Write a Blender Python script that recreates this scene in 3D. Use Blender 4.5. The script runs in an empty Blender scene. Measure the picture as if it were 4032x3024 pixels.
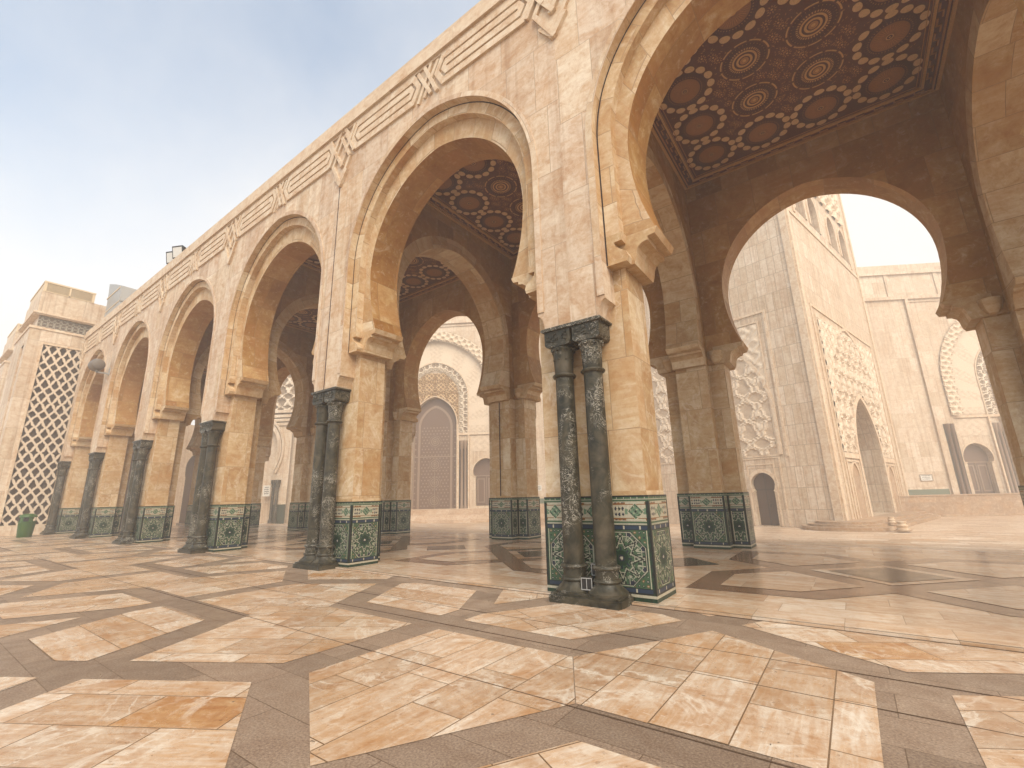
import bpy, bmesh, math, random
import numpy as np
from mathutils import Vector, Matrix
random.seed(7)
RAD=math.radians; PI=math.pi
sin,cos,sqrt=math.sin,math.cos,math.sqrt
sc=bpy.context.scene
COL=sc.collection

# ------------------------------------------------------------------ camera
YAW,PITCH,ROLL,FPX=0.6278,0.245,-0.0239,1780.36
CAM=Vector((0,-6.8264,1.55))
cam_d=bpy.data.cameras.new("camera"); cam_d.sensor_width=36; cam_d.sensor_fit='HORIZONTAL'
cam_d.lens=FPX/4032*36; cam_d.clip_start=.05; cam_d.clip_end=3000
cam=bpy.data.objects.new("camera",cam_d); COL.objects.link(cam)
fw=Vector((-sin(YAW)*cos(PITCH),cos(YAW)*cos(PITCH),sin(PITCH)))
rt=Vector((cos(YAW),sin(YAW),0)); up=rt.cross(fw)
r2=rt*cos(ROLL)+up*sin(ROLL); u2=-rt*sin(ROLL)+up*cos(ROLL)
M=Matrix((r2,u2,-fw)).transposed().to_4x4(); M.translation=CAM
cam.matrix_world=M
sc.camera=cam

# ------------------------------------------------------------------ light
SUN_EL,SUN_AZ=RAD(44),RAD(126)          # azimuth clockwise from +Y
w=bpy.data.worlds.new("World"); sc.world=w; w.use_nodes=True
nt=w.node_tree; bg=nt.nodes['Background']
sky=nt.nodes.new('ShaderNodeTexSky'); sky.sky_type='NISHITA'; sky.sun_disc=False
sky.sun_elevation=SUN_EL; sky.sun_rotation=SUN_AZ
sky.air_density=1.0; sky.dust_density=.6; sky.ozone_density=.0; sky.altitude=0
tcw=nt.nodes.new('ShaderNodeTexCoord'); sxyz=nt.nodes.new('ShaderNodeSeparateXYZ'); nt.links.new(tcw.outputs['Generated'],sxyz.inputs[0])
mr=nt.nodes.new('ShaderNodeMapRange'); mr.interpolation_type='SMOOTHSTEP'; mr.inputs[1].default_value=.22; mr.inputs[2].default_value=.78; mr.inputs[3].default_value=1.; mr.inputs[4].default_value=.30
dt=nt.nodes.new('ShaderNodeVectorMath'); dt.operation='DOT_PRODUCT'; dt.inputs[1].default_value=(-.14,-.40,1.)   # the fog bank stands higher over the court
nt.links.new(tcw.outputs['Generated'],dt.inputs[0]); nt.links.new(dt.outputs['Value'],mr.inputs[0])
mxw=nt.nodes.new('ShaderNodeMix'); mxw.data_type='RGBA'; cn=nt.nodes.new('ShaderNodeTexNoise'); cn.inputs['Scale'].default_value=2.6; cn.inputs['Detail'].default_value=5; cn.inputs['Roughness'].default_value=.6; nt.links.new(tcw.outputs['Generated'],cn.inputs['Vector'])
cm=nt.nodes.new('ShaderNodeMath'); cm.operation='MULTIPLY_ADD'; cm.inputs[1].default_value=.75; cm.inputs[2].default_value=-.375; nt.links.new(cn.outputs['Fac'],cm.inputs[0])
ca=nt.nodes.new('ShaderNodeMath'); ca.operation='ADD'; ca.use_clamp=True; nt.links.new(cm.outputs[0],ca.inputs[0]); nt.links.new(mr.outputs[0],ca.inputs[1]); nt.links.new(ca.outputs[0],mxw.inputs[0]); tn=nt.nodes.new('ShaderNodeMix'); tn.data_type='RGBA'; tn.blend_type='MULTIPLY'; tn.inputs[0].default_value=1.; nt.links.new(sky.outputs[0],tn.inputs[6]); tn.inputs[7].default_value=(.92,1.10,1.08,1); nt.links.new(tn.outputs[2],mxw.inputs[6])
mxw.inputs[7].default_value=(4.3,4.25,4.15,1)          # bright fog bank low in the sky
nt.links.new(mxw.outputs[2],bg.inputs[0]); bg.inputs[1].default_value=0.15
sd=bpy.data.lights.new("sun",'SUN'); sd.energy=2.7; sd.angle=RAD(50); sd.color=(1,.90,.75)
sun=bpy.data.objects.new("sun",sd); COL.objects.link(sun)
sdir=Vector((sin(SUN_AZ)*cos(SUN_EL),cos(SUN_AZ)*cos(SUN_EL),sin(SUN_EL)))
sun.rotation_euler=sdir.to_track_quat('Z','Y').to_euler()
sc.view_settings.view_transform='Standard'; sc.view_settings.look='None'
sc.view_settings.exposure=0.76; sc.view_settings.gamma=1
sc.cycles.max_bounces=8; sc.cycles.diffuse_bounces=2; sc.cycles.glossy_bounces=3
sc.cycles.volume_bounces=4; sc.cycles.transmission_bounces=2
sc.cycles.caustics_reflective=False; sc.cycles.caustics_refractive=False
sc.cycles.volume_step_rate=4
HAZE=0.0042

# ------------------------------------------------------------------ materials
class NT:
    def __init__(s,name):
        s.m=bpy.data.materials.new(name); s.m.use_nodes=True; s.t=s.m.node_tree
        s.b=s.t.nodes['Principled BSDF']; s.b.inputs['Specular IOR Level'].default_value=.3
    def n(s,typ,**k):
        nd=s.t.nodes.new(typ)
        for a,b in k.items():
            if a[0]=='_': setattr(nd,a[1:],b)
            else:
                nd.inputs[int(a[1:]) if a[0]=='i' and a[1:].isdigit() else a].default_value=b
        return nd
    def l(s,a,b): s.t.links.new(a,b)
    def mix(s,f,a,b,mode='MIX'):
        nd=s.t.nodes.new('ShaderNodeMix'); nd.data_type='RGBA'; nd.blend_type=mode
        for k,v in ((0,f),(6,a),(7,b)):
            if hasattr(v,'links'): s.l(v,nd.inputs[k])
            else: nd.inputs[k].default_value=v if not isinstance(v,tuple) else (*v,1)[:4]
        return nd.outputs[2]
    def ramp(s,src,stops,interp='LINEAR'):
        nd=s.t.nodes.new('ShaderNodeValToRGB'); cr=nd.color_ramp; cr.interpolation=interp
        while len(cr.elements)<len(stops): cr.elements.new(.5)
        for e,(p,c) in zip(cr.elements,stops):
            e.position=p; e.color=(*c,1) if isinstance(c,tuple) else (c,c,c,1)
        s.l(src,nd.inputs[0]); return nd.outputs[0]
    def math(s,op,a,b=0.,c=0.):
        nd=s.t.nodes.new('ShaderNodeMath'); nd.operation=op
        for k,v in ((0,a),(1,b),(2,c)):
            if hasattr(v,'links'): s.l(v,nd.inputs[k])
            else: nd.inputs[k].default_value=v
        return nd.outputs[0]
    def noise(s,vec,scale,detail=4,rough=.55,dist=0.):
        nd=s.t.nodes.new('ShaderNodeTexNoise')
        nd.inputs['Scale'].default_value=scale; nd.inputs['Detail'].default_value=detail
        nd.inputs['Roughness'].default_value=rough; nd.inputs['Distortion'].default_value=dist
        if vec is not None: s.l(vec,nd.inputs['Vector'])
        return nd.outputs['Fac']
    def vmul(s,vec,sx,sy,sz=1.):
        nd=s.t.nodes.new('ShaderNodeMapping'); nd.inputs['Scale'].default_value=(sx,sy,sz)
        s.l(vec,nd.inputs['Vector']); return nd
    def bump(s,h,strength,dist=.02):
        nd=s.t.nodes.new('ShaderNodeBump'); nd.inputs['Strength'].default_value=strength
        nd.inputs['Distance'].default_value=dist; s.l(h,nd.inputs['Height']); s.l(nd.outputs[0],s.b.inputs['Normal'])

def stone(name,bw,bh,tones,mortar=(.30,.21,.13),msize=.006,stain=.35,stain_col=(.50,.25,.085),rough=.62,
          streak=.5,off=.5,mvis=.65,rough_var=None,freq=2,contrast=1.,pits=.6,grain_rot=0.,spec=.3,veins=0.,grain=(.75,5.5),spots=0.,drips=0.):
    k=NT(name); uv=k.t.nodes.new('ShaderNodeUVMap').outputs[0]
    oi=k.t.nodes.new('ShaderNodeObjectInfo')
    geo=k.t.nodes.new('ShaderNodeNewGeometry')
    sh=k.n('ShaderNodeVectorMath',_operation='SCALE'); sh.inputs[0].default_value=(37.3,19.7,0); k.l(oi.outputs['Random'],sh.inputs[3])
    ad=k.n('ShaderNodeVectorMath',_operation='ADD'); k.l(uv,ad.inputs[0]); k.l(sh.outputs[0],ad.inputs[1])
    uvr=ad.outputs[0]
    br=k.n('ShaderNodeTexBrick',_offset=off,_offset_frequency=freq,_squash=1.35,_squash_frequency=3)
    br.inputs['Color1'].default_value=(0,0,0,1); br.inputs['Color2'].default_value=(1,1,1,1); br.inputs['Mortar'].default_value=(.5,.5,.5,1)
    br.inputs['Scale'].default_value=1; br.inputs['Mortar Size'].default_value=msize; br.inputs['Mortar Smooth'].default_value=.3
    br.inputs['Bias'].default_value=0; br.inputs['Brick Width'].default_value=bw; br.inputs['Row Height'].default_value=bh
    k.l(uvr,br.inputs['Vector'])
    tint=br.outputs['Color']; fac=br.outputs['Fac']
    base=k.ramp(tint,tones)
    # shift the texture by the block's own random value, so veins break at every joint
    tv=k.n('ShaderNodeVectorMath',_operation='SCALE'); tv.inputs[0].default_value=(13.1,7.7,5.3)
    sepc=k.n('ShaderNodeSeparateColor'); k.l(tint,sepc.inputs[0]); k.l(sepc.outputs[0],tv.inputs[3])
    pv=k.n('ShaderNodeVectorMath',_operation='ADD'); k.l(geo.outputs['Position'],pv.inputs[0]); k.l(tv.outputs[0],pv.inputs[1])
    P=pv.outputs[0]
    uvt=k.n('ShaderNodeVectorMath',_operation='ADD'); k.l(uvr,uvt.inputs[0]); k.l(tv.outputs[0],uvt.inputs[1])
    mp=k.t.nodes.new('ShaderNodeMapping'); mp.inputs['Scale'].default_value=(*grain,1); mp.inputs['Rotation'].default_value=(0,0,grain_rot)
    k.l(uvt.outputs[0],mp.inputs['Vector'])
    n1=k.noise(mp.outputs[0],1.3,8,.68,.9)
    n2=k.noise(P,2.2,7,.68,.8)
    n3=k.noise(P,17,4,.6)
    n5=k.noise(P,7.5,6,.72,.6)
    n4=k.noise(P,.8,4,.55,.6)
    c=k.mix(k.math('MULTIPLY',k.ramp(n1,[(.40,0.),(.62,1.)]),streak*.55),base,k.mix(1.,base,(.80,.60,.42),'MULTIPLY'))
    c=k.mix(k.math('MULTIPLY',k.ramp(n2,[(.46,0.),(.66,1.)]),.62*contrast),c,k.mix(1.,c,(.70,.50,.33),'MULTIPLY'))
    c=k.mix(k.math('MULTIPLY',k.ramp(n5,[(.50,0.),(.66,1.)]),.5*contrast),c,k.mix(1.,c,(.72,.54,.38),'MULTIPLY'))
    c=k.mix(k.math('MULTIPLY',k.ramp(n5,[(.30,1.),(.44,0.)]),.35*contrast),c,(.80,.70,.55))
    c=k.mix(k.math('MULTIPLY',k.ramp(n2,[(.28,1.),(.44,0.)]),.35*contrast),c,(.80,.71,.57))
    # ochre iron staining, in soft patches
    st=k.math('MULTIPLY',k.ramp(n4,[(.44,0.),(.60,1.)]),k.ramp(n1,[(.34,.25),(.58,1.)]))
    c=k.mix(k.math('MULTIPLY',st,stain),c,stain_col)
    if veins:
        v=k.noise(P,.9,6,.6,1.6); rd=k.math('ABSOLUTE',k.math('SUBTRACT',v,.5))
        vm=k.math('MULTIPLY',k.ramp(rd,[(.0,1.),(.03,.0)]),k.ramp(n4,[(.40,1.),(.58,.15)]))
        c=k.mix(k.math('MULTIPLY',vm,veins),c,(.83,.75,.62))
        rd2=k.math('ABSOLUTE',k.math('SUBTRACT',n1,.52)); c=k.mix(k.math('MULTIPLY',k.ramp(rd2,[(0.,1.),(.012,0.)]),.5*veins),c,(.42,.24,.11))
    if drips:
        dm=k.t.nodes.new('ShaderNodeMapping'); dm.inputs['Scale'].default_value=(4.5,4.5,.16); k.l(geo.outputs['Position'],dm.inputs['Vector'])
        dn=k.noise(dm.outputs[0],1.,5,.6); c=k.mix(k.math('MULTIPLY',k.ramp(dn,[(.50,0.),(.66,1.)]),drips),c,k.mix(1.,c,(.66,.55,.46),'MULTIPLY'))
    if spots:
        sp=k.math('MULTIPLY',k.ramp(k.noise(P,26,2,.5),[(.70,0.),(.735,1.)]),k.ramp(k.noise(P,1.9,2,.5),[(.48,0.),(.60,1.)]))
        c=k.mix(k.math('MULTIPLY',sp,spots),c,(.07,.04,.025))
        cl=k.ramp(k.noise(P,11,6,.75,1.5),[(.60,0.),(.66,1.)]); c=k.mix(k.math('MULTIPLY',cl,.45*spots),c,(.86,.78,.66))
    pit=k.ramp(n3,[(.62,0.),(.72,1.)])
    c=k.mix(k.math('MULTIPLY',pit,.4*pits),c,k.mix(1.,c,(.5,.36,.25),'MULTIPLY'))
    c=k.mix(k.math('MULTIPLY',fac,mvis),c,mortar)
    k.l(c,k.b.inputs['Base Color'])
    if rough_var: k.l(k.ramp(n2,[(.3,rough_var[0]),(.7,rough_var[1])]),k.b.inputs['Roughness'])
    else: k.b.inputs['Roughness'].default_value=rough
    k.b.inputs['Specular IOR Level'].default_value=spec
    h=k.math('ADD',k.math('MULTIPLY',fac,-1.),k.math('MULTIPLY',pit,-.5*pits))
    k.bump(h,.5,.006)
    return k.m

PALE=[(0.,(.54,.405,.285)),(.22,(.62,.495,.37)),(.45,(.67,.55,.425)),(.62,(.62,.485,.35)),(.8,(.73,.62,.475)),(1.,(.57,.435,.29))]
SHADED=[(0.,(.30,.145,.035)),(.3,(.43,.24,.075)),(.5,(.50,.305,.115)),(.7,(.35,.18,.048)),(1.,(.54,.345,.15))]
SHAFT=[(0.,(.46,.30,.145)),(.2,(.57,.415,.24)),(.4,(.66,.515,.33)),(.6,(.49,.32,.155)),(.8,(.70,.575,.40)),(1.,(.57,.40,.215))]
M_FACADE=stone("pale_travertine",.72,1.55,PALE,mortar=(.27,.185,.12),msize=.007,stain=.25,streak=.5,off=.37,mvis=.6,drips=.55)
M_SHADED=stone("shaded_travertine",.78,1.18,SHADED,mortar=(.16,.085,.035),msize=.008,stain_col=(.38,.165,.045),stain=.7,streak=.5,off=.5,mvis=.5)  # same stone as the facade, with interior shade and warm bounce in its colour
M_SHAFT=stone("veined_travertine",.66,1.18,SHAFT,mortar=(.24,.14,.07),msize=.007,stain_col=(.45,.23,.08),stain=.55,streak=.5,off=.5,mvis=.55,veins=.3)
M_VOUSS=stone("arch_travertine",.9,.74,SHAFT,mortar=(.22,.13,.07),msize=.008,stain_col=(.44,.22,.075),stain=.5,streak=.45,off=.5,mvis=.6,veins=.2)
M_TRIM=stone("trim_travertine",2.4,3.0,[(0.,(.62,.495,.355)),(1.,(.67,.545,.40))],stain=.15,streak=.4,mvis=.3)
M_TRIMW=stone("impost_travertine",1.9,2.0,SHAFT,stain=.4,streak=.5,mvis=.3)
FLO=[(0.,(.47,.335,.225)),(.18,(.60,.465,.34)),(.36,(.68,.55,.425)),(.52,(.53,.385,.265)),(.68,(.64,.505,.375)),(.82,(.77,.665,.545)),(.965,(.59,.44,.31)),(1.,(.52,.31,.15))]
M_PAVE=stone("paving_travertine",.86,.52,FLO,mortar=(.17,.095,.045),msize=.006,stain=.32,rough_var=(.16,.42),streak=1.35,mvis=.95,pits=1.,spec=.4,contrast=1.15,grain=(1.3,10.),spots=.8,veins=.55)
M_PAVEIN=stone("polished_travertine_paving",.95,.48,FLO,mortar=(.30,.19,.11),msize=.004,stain=.25,rough_var=(.10,.26),streak=1.2,mvis=.85,pits=.4,spec=.32,grain=(1.1,9.))
M_PLAZA=stone("plaza_travertine",1.6,.62,FLO,mortar=(.34,.22,.13),msize=.012,stain=.2,rough_var=(.25,.4),streak=.7,mvis=.7,pits=.2,spec=.4)
MIN=[(0.,(.56,.44,.31)),(.3,(.65,.535,.40)),(.5,(.59,.47,.345)),(.75,(.71,.60,.47)),(1.,(.57,.44,.31))]
M_MINA=stone("minaret_travertine",.62,1.75,MIN,mortar=(.27,.175,.105),msize=.02,stain=.15,streak=.35,off=.0,mvis=.8,contrast=.8,pits=.3,drips=.6)
M_MOSQ=stone("mosque_stone",1.5,1.9,MIN,mortar=(.38,.27,.18),msize=.014,stain=.12,streak=.3,mvis=.55,contrast=.8,pits=.3,drips=.6)
M_TERR=stone("terrace_stone",2.1,1.2,[(0.,(.38,.265,.175)),(1.,(.47,.34,.23))],stain=.25,streak=.4,mvis=.4)
M_CARVE=stone("carved_stone",4,4,[(0.,(.70,.57,.42)),(1.,(.66,.51,.36))],stain=.1,streak=.2,mvis=.0,pits=.2)

def granite(name,c0,c1,c2,rv,bw=1.3,bh=.47,spec=.3):
    k=NT(name); geo=k.t.nodes.new('ShaderNodeNewGeometry'); P=geo.outputs['Position']
    uv=k.t.nodes.new('ShaderNodeUVMap').outputs[0]
    n1=k.noise(P,60,3,.7); n2=k.noise(P,3.5,5,.6,.5); n3=k.noise(P,16,4,.7)
    c=k.ramp(n1,[(.32,c0),(.5,c1),(.68,c2)])
    c=k.mix(k.math('MULTIPLY',k.ramp(n2,[(.35,0.),(.7,1.)]),.45),c,k.mix(1.,c,(.62,.52,.46),'MULTIPLY'))
    c=k.mix(k.math('MULTIPLY',k.ramp(n3,[(.6,0.),(.75,1.)]),.35),c,c2)
    br=k.n('ShaderNodeTexBrick'); br.inputs['Scale'].default_value=1; br.inputs['Mortar Size'].default_value=.004
    br.inputs['Brick Width'].default_value=bw; br.inputs['Row Height'].default_value=bh; k.l(uv,br.inputs['Vector'])
    br.inputs['Color1'].default_value=(.82,.82,.82,1); br.inputs['Color2'].default_value=(1.12,1.12,1.12,1); br.inputs['Mortar'].default_value=(.5,.45,.4,1)
    c=k.mix(1.,c,br.outputs['Color'],'MULTIPLY')
    k.l(c,k.b.inputs['Base Color']); k.l(k.ramp(n2,[(.3,rv[0]),(.7,rv[1])]),k.b.inputs['Roughness'])
    k.b.inputs['Specular IOR Level'].default_value=spec
    k.bump(n1,.12,.004); return k.m
M_BAND=granite("brown_granite",(.19,.125,.085),(.29,.205,.145),(.42,.315,.225),(.25,.5),spec=.15)
M_BANDIN=granite("polished_brown_marble",(.19,.095,.05),(.24,.13,.072),(.30,.17,.10),(.10,.22),spec=.28)
M_DARKIN=granite("polished_dark_marble",(.07,.042,.024),(.095,.056,.032),(.13,.08,.048),(.10,.22),3,3,spec=.28)

def green_marble():
    k=NT("dark_green_marble"); tc=k.t.nodes.new('ShaderNodeTexCoord').outputs['Object']; oi=k.t.nodes.new('ShaderNodeObjectInfo')
    sh=k.n('ShaderNodeVectorMath',_operation='SCALE'); sh.inputs[0].default_value=(11.,7.,23.); k.l(oi.outputs['Random'],sh.inputs[3])
    ad=k.n('ShaderNodeVectorMath',_operation='ADD'); k.l(tc,ad.inputs[0]); k.l(sh.outputs[0],ad.inputs[1]); P=ad.outputs[0]
    n1=k.noise(P,3.2,7,.65,1.5); n2=k.noise(P,1.1,4,.6,.8); n3=k.noise(P,22,4,.6)
    c=k.ramp(n1,[(.30,(.010,.009,.006)),(.48,(.036,.031,.018)),(.62,(.066,.053,.031)),(.78,(.11,.09,.06))])
    # white calcite veins where ridged noise crosses, only in patches
    v=k.noise(P,6.5,5,.6,2.6); rd=k.math('ABSOLUTE',k.math('SUBTRACT',v,.5))
    vein=k.math('MULTIPLY',k.ramp(rd,[(.0,1.),(.022,.0)]),k.ramp(n2,[(.50,0.),(.58,1.)]))
    c=k.mix(k.math('MULTIPLY',vein,.9),c,(.60,.54,.45))
    dk=k.math('MULTIPLY',k.ramp(n3,[(.3,1.),(.42,0.)]),k.ramp(n2,[(.5,0.),(.62,1.)]))
    c=k.mix(dk,c,(.012,.009,.008))
    c=k.mix(k.math('MULTIPLY',k.ramp(n2,[(.3,1.),(.45,0.)]),.4),c,(.14,.105,.07))
    k.l(c,k.b.inputs['Base Color']); k.l(k.ramp(n1,[(.3,.3),(.7,.55)]),k.b.inputs['Roughness'])
    k.b.inputs['Specular IOR Level'].default_value=.3; k.bump(n1,.25,.01); return k.m
M_MARBLE=green_marble()

def tinted(name,rough,spec=.4,bump=0.,vary=.25,grain=40):
    k=NT(name); at=k.n('ShaderNodeAttribute'); at.attribute_name='tint'; geo=k.t.nodes.new('ShaderNodeNewGeometry')
    n=k.noise(geo.outputs['Position'],grain,3,.6)
    c=k.mix(vary,at.outputs['Color'],k.mix(1.,at.outputs['Color'],k.ramp(n,[(.3,.5),(.7,1.5)]),'MULTIPLY'))
    k.l(c,k.b.inputs['Base Color']); k.b.inputs['Roughness'].default_value=rough; k.b.inputs['Specular IOR Level'].default_value=spec
    if bump: k.bump(n,bump,.005)
    return k.m
M_ZEL=tinted("glazed_mosaic_tile",.36,.3,0,.35,30)
M_CEIL=tinted("painted_carved_ceiling",.6,.25,.2,.3,25)
M_RELIEF=tinted("carved_relief",.75,.2,.1,.2,9)

def plain(name,c,rough=.5,metal=0.,spec=.4,vary=.15,scale=6):
    k=NT(name); geo=k.t.nodes.new('ShaderNodeNewGeometry'); n=k.noise(geo.outputs['Position'],scale,4,.6)
    cc=k.mix(k.math('MULTIPLY',n,vary*2),c,tuple(x*.6 for x in c)); k.l(cc,k.b.inputs['Base Color'])
    k.b.inputs['Roughness'].default_value=rough; k.b.inputs['Metallic'].default_value=metal; k.b.inputs['Specular IOR Level'].default_value=spec
    k.bump(n,.1,.004); return k.m
M_BRONZE=plain("aged_bronze",(.165,.092,.056),.5,.0,.5,.25,3)
M_BRONZE2=plain("pale_bronze_inlay",(.32,.215,.145),.45,.0,.5,.25,3)
M_DARK=plain("dark_opening",(.055,.035,.022),.7,vary=.3)  # solid dark brown standing in for the shade inside niches and vents
M_WOOD=plain("dark_door_wood",(.085,.045,.026),.55,vary=.3)
M_BLACK=plain("black_metal",(.018,.016,.015),.4)
M_GREY=plain("grey_painted_metal",(.36,.35,.33),.45)
M_DRUM=plain("brown_grey_metal",(.17,.14,.115),.5)
M_LENS=plain("floodlight_glass",(.62,.60,.56),.2)
M_LOUV=plain("cream_louver_metal",(.66,.50,.31),.5)
M_BIN=plain("green_plastic",(.032,.095,.010),.38,vary=.2)
M_WHITE=plain("white_sign_panel",(.72,.68,.6),.5,vary=.05)
M_INK=plain("sign_lettering",(.10,.08,.07),.5)
M_SCREEN=plain("screen_stone",(.70,.555,.41),.7,vary=.1)
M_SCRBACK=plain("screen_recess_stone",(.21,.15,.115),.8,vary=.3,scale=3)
M_CRACK=plain("paving_joint_dirt",(.10,.058,.032),.8)
M_JOINT=plain("joint_sealant",(.035,.017,.012),.8)
M_PETAL=None

# ------------------------------------------------------------------ mesh helper
class MB:
    def __init__(s,T=None,flip=False): s.v=[];s.f=[];s.uv=[];s.mi=[];s.c=[];s.sm=[];s.T=T;s.flip=flip;s.usec=False
    def face(s,p,uv=None,mi=0,col=None,sm=False):
        p=[Vector(q) for q in p]
        if uv is None:
            n=Vector((0,0,0))
            for i in range(len(p)):
                a,b=p[i],p[(i+1)%len(p)]
                n+=Vector(((a.y-b.y)*(a.z+b.z),(a.z-b.z)*(a.x+b.x),(a.x-b.x)*(a.y+b.y)))
            ax,ay,az=abs(n.x),abs(n.y),abs(n.z)
            if az>=ax and az>=ay: uv=[(q.x,q.y) for q in p]
            elif ay>=ax: uv=[(q.x,q.z) for q in p]
            else: uv=[(q.y+11.3,q.z) for q in p]
        if s.T: p=[Vector(s.T(q)) for q in p]
        if s.flip: p=p[::-1]; uv=uv[::-1]
        i=len(s.v); s.v+=p; s.f.append(tuple(range(i,i+len(p)))); s.uv+=uv; s.mi.append(mi); s.c.append(col or (1,1,1)); s.sm.append(sm)
        if col: s.usec=True
    def box(s,x0,x1,y0,y1,z0,z1,mi=0,col=None,skip='',bev=0.):
        b=bev
        if b:
            # chamfered upright box: chamfer along the vertical and top edges by prism stack
            pl=[(x0+b,y0),(x1-b,y0),(x1,y0+b),(x1,y1-b),(x1-b,y1),(x0+b,y1),(x0,y1-b),(x0,y0+b)]
            pt=[(x+b*(1 if x<(x0+x1)/2 else -1),y+b*(1 if y<(y0+y1)/2 else -1)) for x,y in pl]
            s.prism(pl,'z',z0,z1-b,mi,caps=(True,False),col=col)
            for i in range(8):
                j=(i+1)%8; s.face([(*pl[i],z1-b),(*pl[j],z1-b),(*pt[j],z1),(*pt[i],z1)],mi=mi,col=col)
            s.face([(*q,z1) for q in pt],mi=mi,col=col); return
        F={'-y':[(x0,y0,z0),(x1,y0,z0),(x1,y0,z1),(x0,y0,z1)],'+y':[(x1,y1,z0),(x0,y1,z0),(x0,y1,z1),(x1,y1,z1)],
           '-x':[(x0,y1,z0),(x0,y0,z0),(x0,y0,z1),(x0,y1,z1)],'+x':[(x1,y0,z0),(x1,y1,z0),(x1,y1,z1),(x1,y0,z1)],
           '-z':[(x0,y1,z0),(x1,y1,z0),(x1,y0,z0),(x0,y0,z0)],'+z':[(x0,y0,z1),(x1,y0,z1),(x1,y1,z1),(x0,y1,z1)]}
        for k,p in F.items():
            if k not in skip: s.face(p,mi=mi,col=col)
    def prism(s,poly,axis,a,b,mi=0,caps=(True,True),col=None,sides=True):
        """poly counter-clockwise in (x,y) / (x,z) / (y,z); extruded a->b along z / y / x"""
        A=sum(poly[i][0]*poly[(i+1)%len(poly)][1]-poly[(i+1)%len(poly)][0]*poly[i][1] for i in range(len(poly)))
        if A<0: poly=poly[::-1]
        if axis=='z': P=lambda q,h:(q[0],q[1],h); fl=False
        elif axis=='y': P=lambda q,h:(q[0],h,q[1]); fl=True
        else: P=lambda q,h:(h,q[0],q[1]); fl=False
        if a>b: a,b=b,a
        bot=[P(q,a) for q in poly]; top=[P(q,b) for q in poly]
        if caps[0]: s.face(bot if fl else bot[::-1],mi=mi,col=col)
        if caps[1]: s.face(top[::-1] if fl else top,mi=mi,col=col)
        if sides:
            n=len(poly)
            for i in range(n):
                j=(i+1)%n; q=[bot[i],bot[j],top[j],top[i]]
                s.face(q[::-1] if fl else q,mi=mi,col=col)
    def lathe(s,prof,cx,cy,n=24,mi=0,a0=0,a1=2*PI,capt=False,fl=None):
        L=0; ls=[0]
        for i in range(1,len(prof)): L+=math.hypot(prof[i][0]-prof[i-1][0],prof[i][1]-prof[i-1][1]); ls.append(L)
        for i in range(len(prof)-1):
            for k in range(n):
                t0=a0+(a1-a0)*k/n; t1=a0+(a1-a0)*(k+1)/n
                ra,za=prof[i]; rb,zb=prof[i+1]
                if fl:
                    f=fl; ra0,ra1,rb0,rb1=f(ra,za,t0),f(ra,za,t1),f(rb,zb,t0),f(rb,zb,t1)
                else: ra0=ra1=ra; rb0=rb1=rb
                p=[(cx+ra0*cos(t0),cy+ra0*sin(t0),za),(cx+ra1*cos(t1),cy+ra1*sin(t1),za),(cx+rb1*cos(t1),cy+rb1*sin(t1),zb),(cx+rb0*cos(t0),cy+rb0*sin(t0),zb)]
                s.face(p,[(t0*.3,ls[i]),(t1*.3,ls[i]),(t1*.3,ls[i+1]),(t0*.3,ls[i+1])],mi,sm=True)
        if capt: s.face([(cx+prof[-1][0]*cos(a0+(a1-a0)*k/n),cy+prof[-1][0]*sin(a0+(a1-a0)*k/n),prof[-1][1]) for k in range(n)],mi=mi)
    def strip(s,A,B,uv=None,mi=0,flip=False,col=None):
        for i in range(len(A)-1):
            q=[A[i],A[i+1],B[i+1],B[i]]
            w=None if uv is None else [uv[0][i],uv[0][i+1],uv[1][i+1],uv[1][i]]
            if flip: q=q[::-1]; w=None if w is None else w[::-1]
            s.face(q,w,mi,col,sm=True)
    def build(s,name,mats,parent=None,merge=True,smooth=None,loc=None):
        me=bpy.data.meshes.new(name); me.from_pydata([tuple(q) for q in s.v],[],s.f)
        ul=me.uv_layers.new(name='UVMap'); ul.data.foreach_set('uv',[c for q in s.uv for c in q])
        if not isinstance(mats,(list,tuple)): mats=[mats]
        for m in mats: me.materials.append(m)
        me.polygons.foreach_set('material_index',s.mi)
        if smooth: me.attributes.new('curved','INT','FACE').data.foreach_set('value',[int(q) for q in s.sm])
        if s.usec:
            at=me.attributes.new('tint','FLOAT_COLOR','FACE'); at.data.foreach_set('color',[x for c in s.c for x in (*c,1)])
        if merge:
            bm=bmesh.new(); bm.from_mesh(me); bmesh.ops.remove_doubles(bm,verts=bm.verts,dist=2e-4); bm.to_mesh(me); bm.free()
        if smooth:
            me.set_sharp_from_angle(angle=RAD(smooth)); fl=[0]*len(me.polygons)
            me.attributes['curved'].data.foreach_get('value',fl); me.polygons.foreach_set('use_smooth',[bool(q) for q in fl])
        else: me.polygons.foreach_set('use_smooth',[False]*len(me.polygons))
        me.update()
        o=bpy.data.objects.new(name,me); COL.objects.link(o)
        if parent: o.parent=parent
        if loc: o.location=loc
        return o
def empty(name,loc=(0,0,0),rz=0):
    o=bpy.data.objects.new(name,None); COL.objects.link(o); o.location=loc; o.rotation_euler=(0,0,rz); o.empty_display_size=.3; return o
def tag(o,label=None,cat=None,group=None,kind=None):
    if label: o['label']=label
    if cat: o['category']=cat
    if group: o['group']=group
    if kind: o['kind']=kind
    return o
def copy_tree(o,parent=None):
    kids=[c for c in bpy.data.objects if c.parent==o]
    c=o.copy(); COL.objects.link(c); c.parent=parent
    for k in kids: copy_tree(k,c)
    return c

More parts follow.
